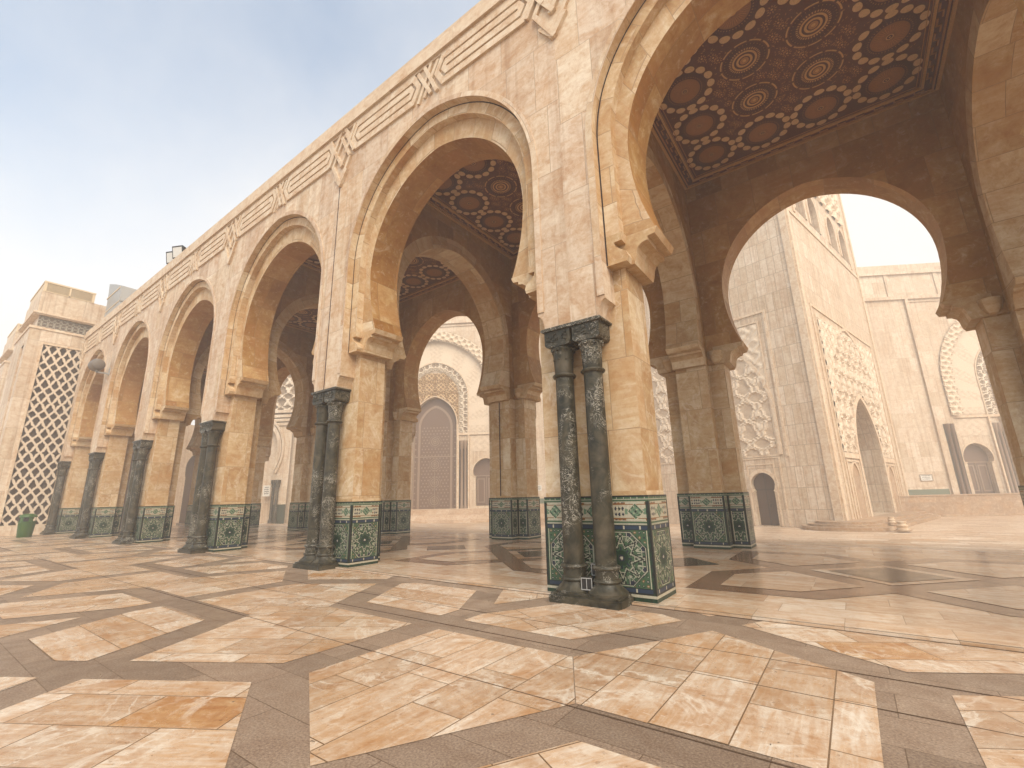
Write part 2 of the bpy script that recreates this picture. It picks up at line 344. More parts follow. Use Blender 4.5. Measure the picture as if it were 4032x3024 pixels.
# ------------------------------------------------------------------ arcade dimensions
L=7.34; PX0=3.93; YM=8.36                 # pier pitch, first pier, depth over which the rear front mirrors
def pier_x(i): return PX0-L*i
def bay_x(k): return .26-L*k
def arch(c,zc,Rr,low,n=22):
    t1=math.acos(max(-1,min(1,-c/Rr)))
    right=[(x,z) for x,z in low]+[(c+Rr*cos(t1*i/n),zc+Rr*sin(t1*i/n)) for i in range(n+1)]
    return [(-x,z) for x,z in right]+[(x,z) for x,z in right[-2::-1]]     # left foot -> apex -> right foot
def hs(zs,zc,x0,r,n=6):                   # horseshoe return below the springing line (foot first)
    return [(x0-(r-sqrt(max(0,r*r-(zc-z)**2))),z) for z in [zs+(zc-zs)*i/n for i in range(n)]]
ZI=5.86
O0=arch(-.2,7.8,3.22,[(3.02,ZI+(7.8-ZI)*i/6) for i in range(6)])
O1=arch(-.2,7.8,2.94,[(2.74,ZI+(7.8-ZI)*i/6) for i in range(6)])
O2=arch(-.2,7.5,2.72,hs(ZI,7.5,2.52,4.36))
def lens(C):
    L_=[0.]
    for i in range(1,len(C)): L_.append(L_[-1]+math.hypot(C[i][0]-C[i-1][0],C[i][1]-C[i-1][1]))
    return L_
ZTOP=13.0; ZCEIL=11.53; YIN=.9
CORB1=[(3.02,5.31),(2.66,5.31),(2.63,5.40),(2.66,5.49),(2.76,5.56),(2.85,5.64),(2.86,5.71),(2.72,5.715),(2.70,5.86),(3.02,5.86)]
CORB2=[(3.02,5.31),(2.60,5.31),(2.57,5.42),(2.555,5.52),(2.52,5.60),(2.44,5.655),(2.35,5.67),(2.345,5.735),(2.22,5.75),(2.17,5.86),(3.02,5.86)]

def arch_wall(name,parent,rear=False):
    T=(lambda p:(p[0],YM-p[1],p[2])) if rear else None
    m=MB(T,rear)
    H=L/2
    yf,y1,y2=-.38,-.2,-.01
    for sg in (-1,1):
        fl=sg>0
        def P(x,y,z): return (sg*x,y,z)
        # pilaster strip with coved foot
        cove=[(3.15-.13*sin(t*PI/2/6)**1.0*0-.0,0) for t in range(1)]
        cv=[(3.15-.135*(1-cos(t*PI/12)),4.36+.32*sin(t*PI/12)) for t in range(7)]   # concave quarter
        poly=[(H,4.36)]+cv+[(3.015,4.72),(3.02,ZI),(H,ZI)]
        q=[P(x,yf,z) for x,z in poly]
        m.face(q if sg<0 else q[::-1])
        q=[P(H,yf,ZI),P(3.02,yf,ZI),P(3.02,yf,7.8),P(H,yf,7.8)]; m.face(q if sg<0 else q[::-1])
        q=[P(H,yf,7.8),P(3.02,yf,7.8),P(3.02,yf,ZTOP),P(H,yf,ZTOP)]; m.face(q if sg<0 else q[::-1])
        # cove reveal + lower jamb reveal back to the shaft face
        ed=cv+[(3.015,4.72),(3.02,5.31)]
        m.strip([P(x,yf,z) for x,z in ed],[P(x,.04,z) for x,z in ed],flip=(sg<0))
        m.face([P(H,yf,4.36),P(3.15,yf,4.36),P(3.15,.04,4.36),P(H,.04,4.36)] if sg<0 else [P(H,.04,4.36),P(3.15,.04,4.36),P(3.15,yf,4.36),P(H,yf,4.36)])
        q=[P(3.02,yf,5.31),P(3.02,yf,ZI),P(3.02,y1,ZI),P(3.02,y1,5.31)]; m.face(q[::-1] if sg<0 else q)
        # two stepped corbels
        for pl,a,b in ((CORB1,y1,y2),(CORB2,y2,YIN+.006)):
            m.prism([(sg*x,z) for x,z in pl],'y',a,b,mi=2)
    # front face above the arch, column by column
    A=[p for p in O0 if p[1]>=7.8-1e-6]
    for i in range(len(A)-1):
        (xa,za),(xb,zb)=A[i],A[i+1]
        if xb-xa>1e-5: m.face([(xa,yf,za),(xb,yf,zb),(xb,yf,ZTOP),(xa,yf,ZTOP)])
    l0,l1,l2=lens(O0),lens(O1),lens(O2)
    FI=[(-3.018,4.74)]+O0+[(3.018,4.74)]; FO=[(x*(3.15/3.02) if z<7.8 else x*(3.15/3.02),z if z<7.8 else 7.8+(z-7.8)*(3.34/3.214)) for x,z in FI]
    lf=lens(FI)
    m.strip([(x,yf-.018,z) for x,z in FO],[(x,yf-.018,z) for x,z in FI],[[(.3,t) for t in lf],[(.43,t) for t in lf]],mi=0,flip=True)
    m.strip([(x,yf,z) for x,z in FO],[(x,yf-.018,z) for x,z in FO],mi=0,flip=True); m.strip([(x,yf-.018,z) for x,z in FI],[(x,yf,z) for x,z in FI],mi=0,flip=True)
    m.strip([(x,yf,z) for x,z in O0],[(x,y1,z) for x,z in O0],[[(0.,t) for t in l0],[(.18,t) for t in l0]],mi=1,flip=True)
    m.strip([(x,y1,z) for x,z in O0],[(x,y1,z) for x,z in O1],[[(.1,t) for t in l0],[(.4,t) for t in l0]],mi=1,flip=True)
    m.strip([(x,y1,z) for x,z in O1],[(x,y2,z) for x,z in O1],[[(.5,t+.3) for t in l1],[(.69,t+.3) for t in l1]],mi=1,flip=True)
    m.strip([(x,y2,z) for x,z in O1],[(x,y2,z) for x,z in O2],[[(1.0,t+.4) for t in l1],[(1.3,t+.4) for t in l1]],mi=1,flip=True)
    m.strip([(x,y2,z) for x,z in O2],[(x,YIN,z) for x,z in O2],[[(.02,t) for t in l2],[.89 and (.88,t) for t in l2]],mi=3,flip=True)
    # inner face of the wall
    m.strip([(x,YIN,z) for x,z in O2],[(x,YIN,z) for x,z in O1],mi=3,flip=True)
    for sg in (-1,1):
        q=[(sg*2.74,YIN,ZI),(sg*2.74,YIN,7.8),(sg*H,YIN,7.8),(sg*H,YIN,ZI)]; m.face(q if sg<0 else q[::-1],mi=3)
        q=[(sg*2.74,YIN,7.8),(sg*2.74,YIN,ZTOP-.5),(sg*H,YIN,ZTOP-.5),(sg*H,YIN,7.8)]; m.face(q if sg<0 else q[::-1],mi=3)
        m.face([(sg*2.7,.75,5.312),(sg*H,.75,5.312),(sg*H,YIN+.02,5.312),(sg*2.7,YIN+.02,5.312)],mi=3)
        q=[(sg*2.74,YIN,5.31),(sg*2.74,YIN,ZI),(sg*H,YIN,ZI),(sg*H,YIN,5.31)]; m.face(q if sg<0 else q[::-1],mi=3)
    A=[p for p in O1 if p[1]>=7.8-1e-6]
    for i in range(len(A)-1):
        (xa,za),(xb,zb)=A[i],A[i+1]
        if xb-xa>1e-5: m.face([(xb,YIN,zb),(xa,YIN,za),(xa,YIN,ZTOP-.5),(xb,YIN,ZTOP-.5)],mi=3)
    o=m.build(name,[M_FACADE,M_VOUSS,M_TRIMW,M_SHADED],parent,smooth=28)
    # dark joint line round the arch
    g=MB(T,rear); off=[(x*.9968,z-.006) for x,z in O0]
    m2=[(x,z) for x,z in O0]
    C=[(3.02,5.32)]; C0=[(-3.02,5.32)]+m2+[(3.02,5.32)]
    C1=[(-2.992,5.32)]+[(x*(2.992/3.02),7.8+(z-7.8)*.9915 if z>7.8 else z) for x,z in m2]+[(2.992,5.32)]
    g.strip([(x,y1-.003,z) for x,z in C0],[(x,y1-.003,z) for x,z in C1],flip=True)
    j=g.build('joint_line',M_JOINT,o)
    return o

def ring_bar(m,outer,inner,y0,y1):
    n=len(outer)
    for i in range(n):
        j=(i+1)%n
        (a,b),(c,d)=outer[i],outer[j]; (e,f),(g,h)=inner[i],inner[j]
        m.face([(a,y0,b),(c,y0,d),(g,y0,h),(e,y0,f)][::1])
        m.face([(c,y0,d),(a,y0,b),(a,y1,b),(c,y1,d)])
        m.face([(e,y0,f),(g,y0,h),(g,y1,h),(e,y1,f)])
def bar(m,p,q,wd,y0,y1):
    p,q=Vector(p),Vector(q); d=(q-p).normalized(); n=Vector((-d.y,d.x))*wd/2
    m.prism([tuple(p-n),tuple(q-n),tuple(q+n),tuple(p+n)],'y',y0,y1)
def cornice(name,parent):
    """parapet band and interlaced strap frieze of one bay (local x=0 at the bay centre; knot on its left pier)"""
    m=MB(); H=L/2
    m.box(-H,H,-.50,.75,12.53,ZTOP,skip='-x+x')
    m.box(-H,H,-.425,-.38,12.46,12.53,skip='+y+z-x+x')
    ya,yb=-.44,-.379
    for sg in (-1,1):
        xa,xb=.24,H-.40                     # strap panel between bay knot and pier knot
        def hexl(x0,x1,z0,z1,t): 
            zm=(z0+z1)/2
            return [(sg*x,z) for x,z in [(x0,zm),(x0+t,z0),(x1-t,z0),(x1,zm),(x1-t,z1),(x0+t,z1)]]
        A=hexl(xa,xb,11.49,12.44,.26); B=hexl(xa+.17,xb-.17,11.675,12.255,.17)
        C=hexl(xa+.24,xb-.24,11.745,12.185,.14); D=hexl(xa+.42,xb-.42,11.93,12.0,.03)
        if sg>0: pass
        ring_bar(m,A[::sg],B[::sg],ya,yb); ring_bar(m,C[::sg],D[::sg],ya,yb)
    # small knot at the bay centre: two crossing straps
    for sg in (-1,1):
        bar(m,(sg*.34,11.42),(-sg*.12,12.44),.10,ya-.012*(sg>0),yb)
        bar(m,(sg*.12,11.48),(-sg*.36,12.38),.10,ya-.006*(sg>0),yb)
    # large knot over the left pier
    X=-H
    for cz,hw,hh in ((12.0,.42,.72),(11.42,.42,.80)):
        for sa in (-1,1):
            for sb in (-1,1):
                bar(m,(X+sa*hw,cz),(X-sa*.045,cz+sb*(hh+.05)),.105,ya-.014*(sa*sb>0)-(0.007 if cz<11.8 else 0),yb)
    for sa in (-1,1):
        bar(m,(X+sa*.62,11.5),(X+sa*.16,12.32),.10,ya-.02,yb); bar(m,(X+sa*.62,12.42),(X+sa*.2,11.6),.10,ya-.024,yb)
        bar(m,(X+sa*.30,11.02),(X-sa*.02,10.58),.12,ya-.018*(sa>0),yb)
    return m.build(name,M_TRIM,parent)

def cross_arch(name,parent):
    m=MB(); yc=YM/2; hx=.47
    inner=arch(-.15,7.5,2.78,hs(5.76,7.5,2.63,4.6)); outer=arch(-.1,7.6,3.1,[(3.0,5.76+(7.6-5.76)*i/6) for i in range(6)])
    l=lens(inner)
    I=[(yc+a,z) for a,z in inner]; Oo=[(yc+a,z) for a,z in outer]
    for sg in (-1,1):
        x=sg*hx
        m.strip([(x,a,z) for a,z in I],[(x,a,z) for a,z in Oo],[[(t*.0+.1,t) for t in l],[(.5,t) for t in l]],mi=1,flip=(sg>0))
        for s2 in (-1,1):
            ya,yb=(YIN-.0,yc-3.0) if s2<0 else (yc+3.0,YM-YIN)
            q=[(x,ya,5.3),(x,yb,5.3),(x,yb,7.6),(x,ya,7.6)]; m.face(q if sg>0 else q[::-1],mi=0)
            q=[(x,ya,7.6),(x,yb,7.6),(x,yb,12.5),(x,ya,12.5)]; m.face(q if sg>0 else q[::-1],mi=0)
        A=[p for p in Oo if p[1]>=7.6-1e-6]
        for i in range(len(A)-1):
            (a,za),(b,zb)=A[i],A[i+1]
            if b-a>1e-5:
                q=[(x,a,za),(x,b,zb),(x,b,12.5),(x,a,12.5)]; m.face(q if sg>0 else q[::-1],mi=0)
    m.strip([(-hx,a,z) for a,z in I],[(hx,a,z) for a,z in I],[[(0.02,t) for t in l],[(.9,t) for t in l]],mi=1,flip=False)
    # corbels under the springing
    CB=[(3.0,5.24),(2.80,5.24),(2.77,5.36),(2.74,5.46),(2.66,5.54),(2.56,5.57),(2.55,5.63),(2.36,5.65),(2.26,5.76),(3.0,5.76)]
    for s2 in (-1,1):
        m.prism([(yc+s2*a,z) for a,z in CB],'x',-hx-.004,hx+.004,mi=2)
    return m.build(name,[M_SHADED,M_VOUSS,M_TRIMW],parent,smooth=28)

# ------------------------------------------------------------------ painted ceiling of one bay
def disc(m,cx,cy,z,r0,r1,n,col,a0=0.,a1=2*PI,wob=0.):
    for k in range(n):
        t0=a0+(a1-a0)*k/n; t1=a0+(a1-a0)*(k+1)/n
        if r0<=1e-6: m.face([(cx,cy,z),(cx+r1*cos(t1),cy+r1*sin(t1),z),(cx+r1*cos(t0),cy+r1*sin(t0),z)],col=col)
        else: m.face([(cx+r0*cos(t0),cy+r0*sin(t0),z),(cx+r0*cos(t1),cy+r0*sin(t1),z),(cx+r1*cos(t1),cy+r1*sin(t1),z),(cx+r1*cos(t0),cy+r1*sin(t0),z)],col=col)
def blob(m,cx,cy,z,rx,ry,ang,col,n=12,bite=0.):
    P=[]
    for k in range(n):
        t=2*PI*k/n; a,b=rx*cos(t),ry*sin(t)
        if bite and a<0: a*=bite
        P.append((cx+a*cos(ang)-b*sin(ang),cy+a*sin(ang)+b*cos(ang),z))
    m.face(P[::-1],col=col)
def ceiling(name,parent):
    m=MB(); zc=ZCEIL
    BG=(.135,.034,.009); DK=(.095,.022,.006); GO=(.62,.34,.12); GO2=(.46,.20,.062); PET=(.68,.44,.23); RED=(.16,.045,.014); SUN=(.32,.125,.032)
    hx,hy=3.2,3.31
    m.face([(-hx,hy,zc),(hx,hy,zc),(hx,-hy,zc),(-hx,-hy,zc)],col=BG)
    h=.004
    rng=random.Random(3)
    cents=[]
    for i in range(4):
        for j in range(4): cents.append((-2.08+1.387*i,-2.08+1.387*j,0<i<3 and 0<j<3))
    def free(x,y,r):
        for cx,cy,b in cents:
            if math.hypot(x-cx,y-cy)<(.53 if b else .74)+r: return False
        return abs(x)<2.72-r and abs(y)<2.78-r
    # field of little daisies and seeds
    g=.150
    for i in range(-17,18):
        for j in range(-17,18):
            x,y=i*g+(g/2 if j%2 else 0),j*g*.9
            if not free(x,y,.05): continue
            if (i+2*j)%3==0 and free(x,y,.09):
                for k in range(9): blob(m,x+.075*cos(k*2*PI/9),y+.075*sin(k*2*PI/9),zc-h,.028,.0135,k*2*PI/9,GO2,6)
                disc(m,x,y,zc-h,0,.025,6,GO)
            else:
                for k in range(5):
                    a=rng.random()*6.28; r=.075*rng.random()**.5
                    blob(m,x+r*cos(a),y+r*sin(a),zc-h,.03,.012,rng.random()*3.1,GO2 if k%2 else RED,5)
    for cx,cy,inner in cents:
        if inner:
            disc(m,cx,cy,zc-h,0,.50,36,RED); 
            for k in range(10):
                a0=2*PI*k/10+.06; a1=2*PI*(k+1)/10-.06
                disc(m,cx,cy,zc-3*h,.50,.535,6,GO,a0,a1)
            disc(m,cx,cy,zc-2*h,.34,.47,36,DK)
            for rr,num,sz,c in ((.43,34,.016,GO2),(.38,34,.016,RED),(.315,36,.028,GO)):
                for k in range(num): blob(m,cx+rr*cos(2*PI*k/num),cy+rr*sin(2*PI*k/num),zc-3*h,sz,sz*.5,2*PI*k/num,c,6)
            for r0,r1,c in ((.225,.27,GO),(.19,.225,DK),(.125,.175,GO),(.10,.125,DK),(.05,.095,GO2),(0,.045,GO)): disc(m,cx,cy,zc-4*h,r0,r1,30,c)
        else:
            disc(m,cx,cy,zc-h,0,.52,36,DK)
            for k in range(14):
                a=2*PI*(k+.5)/14; blob(m,cx+.60*cos(a),cy+.60*sin(a),zc-2*h,.105,.118,a,PET,14,.72)
            disc(m,cx,cy,zc-3*h,0,.495,36,DK)
            for rr,num,sz in ((.46,40,.02),(.405,40,.018)):
                for k in range(num): blob(m,cx+rr*cos(2*PI*k/num),cy+rr*sin(2*PI*k/num),zc-4*h,sz,sz*.55,2*PI*k/num,RED if rr>.43 else GO2,6)
            disc(m,cx,cy,zc-4*h,0,.36,36,SUN)
            for k in range(36): 
                a=2*PI*k/36; blob(m,cx+.22*cos(a),cy+.22*sin(a),zc-5*h,.12,.008,a,GO2,6)
            disc(m,cx,cy,zc-6*h,.055,.075,16,GO); disc(m,cx,cy,zc-6*h,0,.05,16,DK); disc(m,cx,cy,zc-7*h,0,.022,10,GO)
    # mouldings and key-pattern border
    def frame(a,b,z0,z1,col):
        for sg in (-1,1):
            for (x0,x1,y0,y1) in (((-hx+a),(hx-a),sg*(hy-a),sg*(hy-b)),):
                y0,y1=min(y0,y1),max(y0,y1); m.box(x0,x1,y0,y1,z0,z1,col=col,skip='+z')
            x0,x1=sorted((sg*(hx-a),sg*(hx-b))); m.box(x0,x1,-hy+b,hy-b,z0,z1,col=col,skip='+z-y+y')
    frame(0,.07,zc-.05,zc,GO); frame(.11,.15,zc-.03,zc,GO2); frame(.33,.385,zc-.04,zc,GO); frame(.40,.415,zc-.02,zc,GO2); frame(.47,.485,zc-.015,zc,GO2)
    for sg in (-1,1):
        n=14
        for k in range(n):
            u=-2.9+5.8*k/n; s=5.8/n
            for (a0,a1,b0,b1) in ((0,.55*s,.27,.305),(.5*s,.56*s,.19,.305),(.5*s,s,.19,.22)):
                m.box(u+a0,u+a1,*sorted((sg*(hy-b0),sg*(hy-b1))),zc-.022,zc,col=GO2,skip='+z')
                m.box(*sorted((sg*(hx-b0),sg*(hx-b1))),u+a0,u+a1,zc-.022,zc,col=GO2,skip='+z')
    return m.build(name,M_CEIL,parent,merge=False)

# ------------------------------------------------------------------ mosaic dado (zellij): colour of a tile at (u across, v up)
GRN=(.044,.088,.044); GRND=(.013,.034,.018); CRM=(.40,.36,.265); CRM2=(.33,.315,.235); NAV=(.018,.021,.036); OCH=(.20,.085,.028); BLU=(.022,.036,.062); BLKC=(.014,.016,.014); SAGE=(.12,.19,.115)
def star_field(u,v,w,h):
    """one rosette filling w x h around 0,0"""
    x,y=u/(h/2),v/(h/2)
    r=math.hypot(x,y); th=math.atan2(y,x)
    a=abs(((th+PI/8)%(PI/4))-PI/8)                 # fold to 0..22.5 deg
    p,q=r*cos(a),r*sin(a)
    if r<.06: return CRM
    if r<.12: return NAV
    oct_=max(abs(x),abs(y),(abs(x)+abs(y))*.7071)
    if abs(oct_-.93)<.018: return CRM2
    if abs(oct_-.93)<.04: return BLKC
    if oct_>.945:
        e=abs(((x*6)%1)-.5)+abs(((y*6)%1)-.5); k=math.floor(x*6)+math.floor(y*6)
        if e<.16: return CRM2
        if e<.34: return (NAV,GRND,OCH)[k%3]
        return GRN
    d=abs(p*.9239-q*.3827*2.2-.10)
    if .14<r<.40 and q<.035: return NAV if r>.26 else GRND
    if abs(p*.38+q*.92-.27)<.018: return CRM2
    if abs(p*.38+q*.92-.31)<.022: return BLKC
    if abs(p-.50)<.017 and q<.16: return CRM2
    if abs(p-.545)<.022 and q<.15: return BLKC
    if .60<p<.74 and q<.055: return OCH if .64<p<.70 else NAV
    if .60<p<.72 and .15<q<.22: return BLKC if q<.19 else CRM2
    if abs(q-.095)<.014 and .55<p<.80: return CRM2
    if abs(q-.25)<.014 and p>.5: return CRM2
    if .30<p<.42 and .08<q<.13: return BLKC
    if p>.78 and q>.22: return NAV
    if .80<p<.88 and q<.10: return CRM2 if q<.05 else BLKC
    if abs(p-.77)<.014: return CRM2
    return GRN if r>.28 else GRND
def frieze(u,v,w,h):
    """checker / lozenge band with rosettes"""
    per=h*2.35; uu=((u+per/2)%per)-per/2; x=uu/h; y=v/h-.5
    if abs(y)>.46: return CRM
    d=abs(x)+abs(y)*1.05
    if d<.40:
        e=abs(((x*6.5)%1)-.5)+abs(((y*6.5)%1)-.5); kk=math.floor(x*6.5)+math.floor(y*6.5)
        if d<.07: return BLKC
        if e<.30: return (CRM,NAV)[kk%2]
        return SAGE if d<.3 else GRN
    if d<.45: return CRM
    if abs(y)>.36 and abs(x)<.62: return CRM if abs(x)<.5 else OCH
    if abs(abs(y)-.36)<.035: return OCH
    if abs(x)>.55:
        fy=(y*3.6)%1-.5; fx=(x*5.2)%1-.5
        if abs(fx)+abs(fy)<.40: return (NAV,BLKC,OCH)[(math.floor(x*5.2)+math.floor(y*3.6))%3] if (math.floor(x*5.2)+2*math.floor(y*3.6))%2 else NAV
        return CRM
    return CRM if (abs(x)-.5)**2+y*y>.02 else SAGE
HD=1.534
def zellij(u,v,w):
    """u in 0..w, v in 0..HD"""
    e=min(u,w-u)
    if v<.085: return GRND if ((u*8)%1)>.08 else BLKC
    if v<.125: return CRM
    if v>1.505: return BLKC
    if v>1.478: return GRN if ((u*9)%1)>.1 else CRM2
    if v>1.466: return CRM2
    if v>1.445: return GRN
    if e<.020: return BLKC
    if e<.046: return GRND if ((v*9+e*14)%1)>.45 else BLKC
    if e<.055: return BLKC
    if v<.15: return BLKC
    if v<.20:
        s=((u-w/2)*3.2)%1
        return CRM if abs(s-.5)>.46 else BLU
    if v<.212: return BLKC
    uu=u-w/2
    if v<1.025:
        n=max(1,round((w-.14)/.84)); cw=(w-.14)/n; c=((u-.07)%cw)-cw/2
        if abs(c)>cw/2-.012 : return CRM
        return star_field(c*min(1.,.83/cw) if cw>.83 else c,v-.618,cw,.81)
    if v<1.04: return BLKC
    if v<1.085:
        s=(uu*4.)%1
        return CRM if abs(s-.5)>.44 else BLU
    if v<1.095: return BLKC
    if v<1.13: return CRM2
    if v<1.145: return GRN
    return frieze(uu,v-1.145,w,.30)
def dado_panel(m,p0,p1,cell=.0128):
    """mosaic on the vertical rectangle over ground points p0->p1 (outside on the right-hand side of p0->p1)"""
    p0,p1=Vector(p0),Vector(p1); w=(p1-p0).length; d=(p1-p0)/w
    nx=max(3,round(w/cell)); nz=round(HD/cell)
    cols=[[zellij((i+.5)*w/nx,(k+.5)*HD/nz,w) for i in range(nx)] for k in range(nz)]
    for k in range(nz):
        i=0
        while i<nx:
            j=i
            while j<nx and cols[k][j]==cols[k][i]: j+=1
            a=p0+d*(w*i/nx); b=p0+d*(w*j/nx); z0,z1=HD*k/nz,HD*(k+1)/nz
            m.face([(a.x,a.y,z0),(b.x,b.y,z0),(b.x,b.y,z1),(a.x,a.y,z1)],uv=[(0,0)]*4,col=cols[k][i]); i=j
PLAN=[(-.92,0),(.92,0),(.92,.85),(.48,.85),(.48,1.25),(-.48,1.25),(-.48,.85),(-.92,.85)]
def inset(p,d):
    return [(x-d*(1 if x>0 else -1),y+d if y<.01 else y-d) for x,y in p]
def make_pier():
    root=empty('arcade_pier')
    m=MB()
    for i in range(8): dado_panel(m,PLAN[i],PLAN[(i+1)%8])
    m.face([(x,y,HD) for x,y in PLAN],col=BLKC)
    m.build('tile_dado',M_ZEL,root,merge=False)
    s=MB(); sp=inset(PLAN,.028); s.prism(sp,'z',HD,1.60,mi=1); s.prism(inset(PLAN,.034),'z',1.60,5.33)
    s.build('stone_shaft',[M_SHAFT,M_TRIMW],root)
    for sg in (-1,1):
        c=MB(); cx,cy=sg*.70,.875
        for i in range(6):
            for k in range(12):
                a0,a1=k*PI/12,(k+1)*PI/12; b0,b1=i*PI/12,(i+1)*PI/12
                f=lambda a,b:(cx+.215*cos(a)*cos(b),cy+.19*sin(a)*cos(b),5.71-.40*sin(b))
                c.face([f(a0,b0),f(a0,b1),f(a1,b1),f(a1,b0)],sm=True)
        c.face([(cx+.215*cos(k*PI/12),cy+.19*sin(k*PI/12),5.71) for k in range(13)])
        c.build('corner_cup',M_TRIMW,root,smooth=40)
    return root

# ------------------------------------------------------------------ paired marble columns
def make_columns():
    root=empty('column_pair')
    XC=.27; YC=-.2
    b=MB()
    b.prism([(-.56,-.52),(.56,-.52),(.58,-.45),(.58,-.015),(-.58,-.015),(-.58,-.45)],'z',0,.10)
    b.prism([(-.54,-.49),(.54,-.49),(.55,-.015),(-.55,-.015)],'z',.10,.135)
    for sg in (-1,1):
        b.lathe([(.30,.13),(.30,.165),(.26,.20),(.20,.26),(.185,.30),(.18,.30)],sg*XC,YC,24)
        b.lathe([(.165,.285),(.20,.29),(.215,.315),(.20,.34),(.175,.345),(.172,.47),(.20,.475),(.213,.50),(.20,.527),(.165,.535)],sg*XC,YC,24)
    b.build('base',M_MARBLE,root,smooth=40)
    for sg in (-1,1):
        s=MB(); s.lathe([(.161,.52),(.161,1.5),(.159,2.4),(.153,3.55)],sg*XC,YC,28); s.build('column_shaft',M_MARBLE,root,smooth=40)
        c=MB()
        c.lathe([(.158,3.50),(.19,3.51),(.205,3.535),(.19,3.56),(.165,3.57)],sg*XC,YC,24)
        def leaf(r,z,t):
            f=max(0,min(1,(z-3.6)/.42)); return r+.014*f*abs(sin(4*t))**.6
        c.lathe([(.155,3.56),(.160,3.62),(.162,3.76),(.166,3.90),(.178,3.975),(.195,4.01),(.185,4.035),(.16,4.05)],sg*XC,YC,48,fl=leaf)
        for k in range(8):
            a=k*PI/4; c.lathe([(.0,3.965),(.035,3.975),(.042,4.0),(.03,4.03),(0,4.04)],sg*XC+.185*cos(a),YC+.185*sin(a),6)
            c.lathe([(.0,3.80),(.02,3.81),(.022,3.83),(.0,3.845)],sg*XC+.165*cos(a),YC+.165*sin(a),6)
        # carved abacus block, belly-shaped underneath
        x0,x1=(-.52,-.025) if sg<0 else (.025,.52)
        pr=[(x0+.07,4.045),(x0+.025,4.062),(x0+.006,4.09),(x0,4.12),(x0,4.33),(x1,4.33),(x1,4.12),(x1-.006,4.09),(x1-.025,4.062),(x1-.07,4.045)]
        c.prism(pr,'y',-.395,.03)
        # arabesque on its face: little raised scrolls
        rng=random.Random(5+sg)
        for k in range(26):
            px=x0+.05+rng.random()*.40; pz=4.13+rng.random()*.16; an=rng.random()*PI; ln=.03+.04*rng.random()
            dx,dz=ln*cos(an),ln*sin(an)*.8
            bar(c,(px-dx/2,max(4.11,pz-dz/2)),(px+dx/2,min(4.32,pz+dz/2)),.016,-.412,-.393)
        c.build('capital',M_MARBLE,root,smooth=35)
    a=MB()
    pr=[(-.555,4.335),(-.575,4.35),(-.575,4.375),(-.55,4.392),(.55,4.392),(.575,4.375),(.575,4.35),(.555,4.335)]
    a.prism(pr,'y',-.432,.03); a.build('abacus_slab',M_MARBLE,root,smooth=30)
    return root
# ------------------------------------------------------------------ ground
def clip(poly,fn):
    """keep the part of poly where fn(p)>=0 (linear fn)"""
    out=[]
    for i in range(len(poly)):
        a,b=poly[i],poly[(i+1)%len(poly)]; fa,fb=fn(a),fn(b)
        if fa>=0: out.append(a)
        if (fa>=0)!=(fb>=0):
            t=fa/(fa-fb); out.append((a[0]+(b[0]-a[0])*t,a[1]+(b[1]-a[1])*t))
    return out
XW,XE,YS=-62.,22.,-26.
g=MB(); g.face([(-400,-400,-1.45),(400,-400,-1.45),(400,400,-1.45),(-400,400,-1.45)])
tag(g.build('ground',M_PLAZA),kind='structure')
g=MB(); g.box(XW,XE,YS,-.055,-1.44,0,skip='-z')
tag(g.build('forecourt_paving',M_BAND),kind='structure')
S_=9.44; HX,HY=-4.6,1.17; APO=3.40; BW=.235; CR=APO/cos(PI/6)
slab=MB()
def put(poly,ang,off=(0,0),z=.004):
    q=clip(clip(clip(clip(poly,lambda p:-.125-p[1]),lambda p:p[0]-XW),lambda p:XE-p[0]),lambda p:p[1]-YS)
    if len(q)<3: return
    c,s=cos(ang),sin(ang)
    slab.face([(x,y,z) for x,y in q],uv=[((x-off[0])*c+(y-off[1])*s,-(x-off[0])*s+(y-off[1])*c) for x,y in q])
def rot(p,a,o): return (o[0]+p[0]*cos(a)-p[1]*sin(a),o[1]+p[0]*sin(a)+p[1]*cos(a))
ap=APO-BW; dS=1.58
for j in range(-4,2):
    for i in range(-8,6):
        h=(HX+S_*i+(S_/2 if j%2 else 0),HY+j*S_*.8660254)
        if not(XW-8<h[0]<XE+8): continue
        for k in range(6):
            a=k*PI/3
            P=[(ap*math.tan(PI/6)*1.0,ap),(.22,ap),(.22,(dS-.22*cos(PI/6))*2),(dS*math.tan(PI/6),dS)]
            # mirror about the corner axis at 60 deg
            mir=lambda q:(q[0]*cos(2*PI/3)+q[1]*sin(2*PI/3),q[0]*sin(2*PI/3)-q[1]*cos(2*PI/3))
            poly=[P[0],P[1],P[2],P[3],mir(P[2]),mir(P[1])]
            put([rot(q,a,h) for q in poly],a+PI/3*0,h)
        st=[]
        for k in range(12):
            r=(1.13/cos(PI/3)) if k%2 else 1.13/cos(PI/6)
            st.append((h[0]+r*cos(k*PI/6),h[1]+r*sin(k*PI/6)))
        put(st,PI/6,h)
        # gaps between three hexagons: two triangles per hexagon
        for ta in (PI/2*3,PI/2):
            T=(h[0]+S_/sqrt(3)*cos(ta),h[1]+S_/sqrt(3)*sin(ta))
            base=PI/3+ta            # seam directions sit between the bands
            for k in range(3):
                a=base+PI+k*2*PI/3+PI*0
                e=(1.0*(S_/sqrt(3)-APO-BW))
                e1=(e*cos(PI/3)+BW*sin(PI/3),e*sin(PI/3)-BW*cos(PI/3)); xs=S_/(2*sqrt(3))-.004
                c1=(xs,S_/2-(APO+BW)/cos(PI/6))
                poly=[(BW/sin(PI/3),0),(e1[0],-e1[1]),(c1[0],-c1[1]),c1,e1]
                put([rot(q,a,T) for q in poly],a+PI/3*(1 if k!=1 else -1),T)
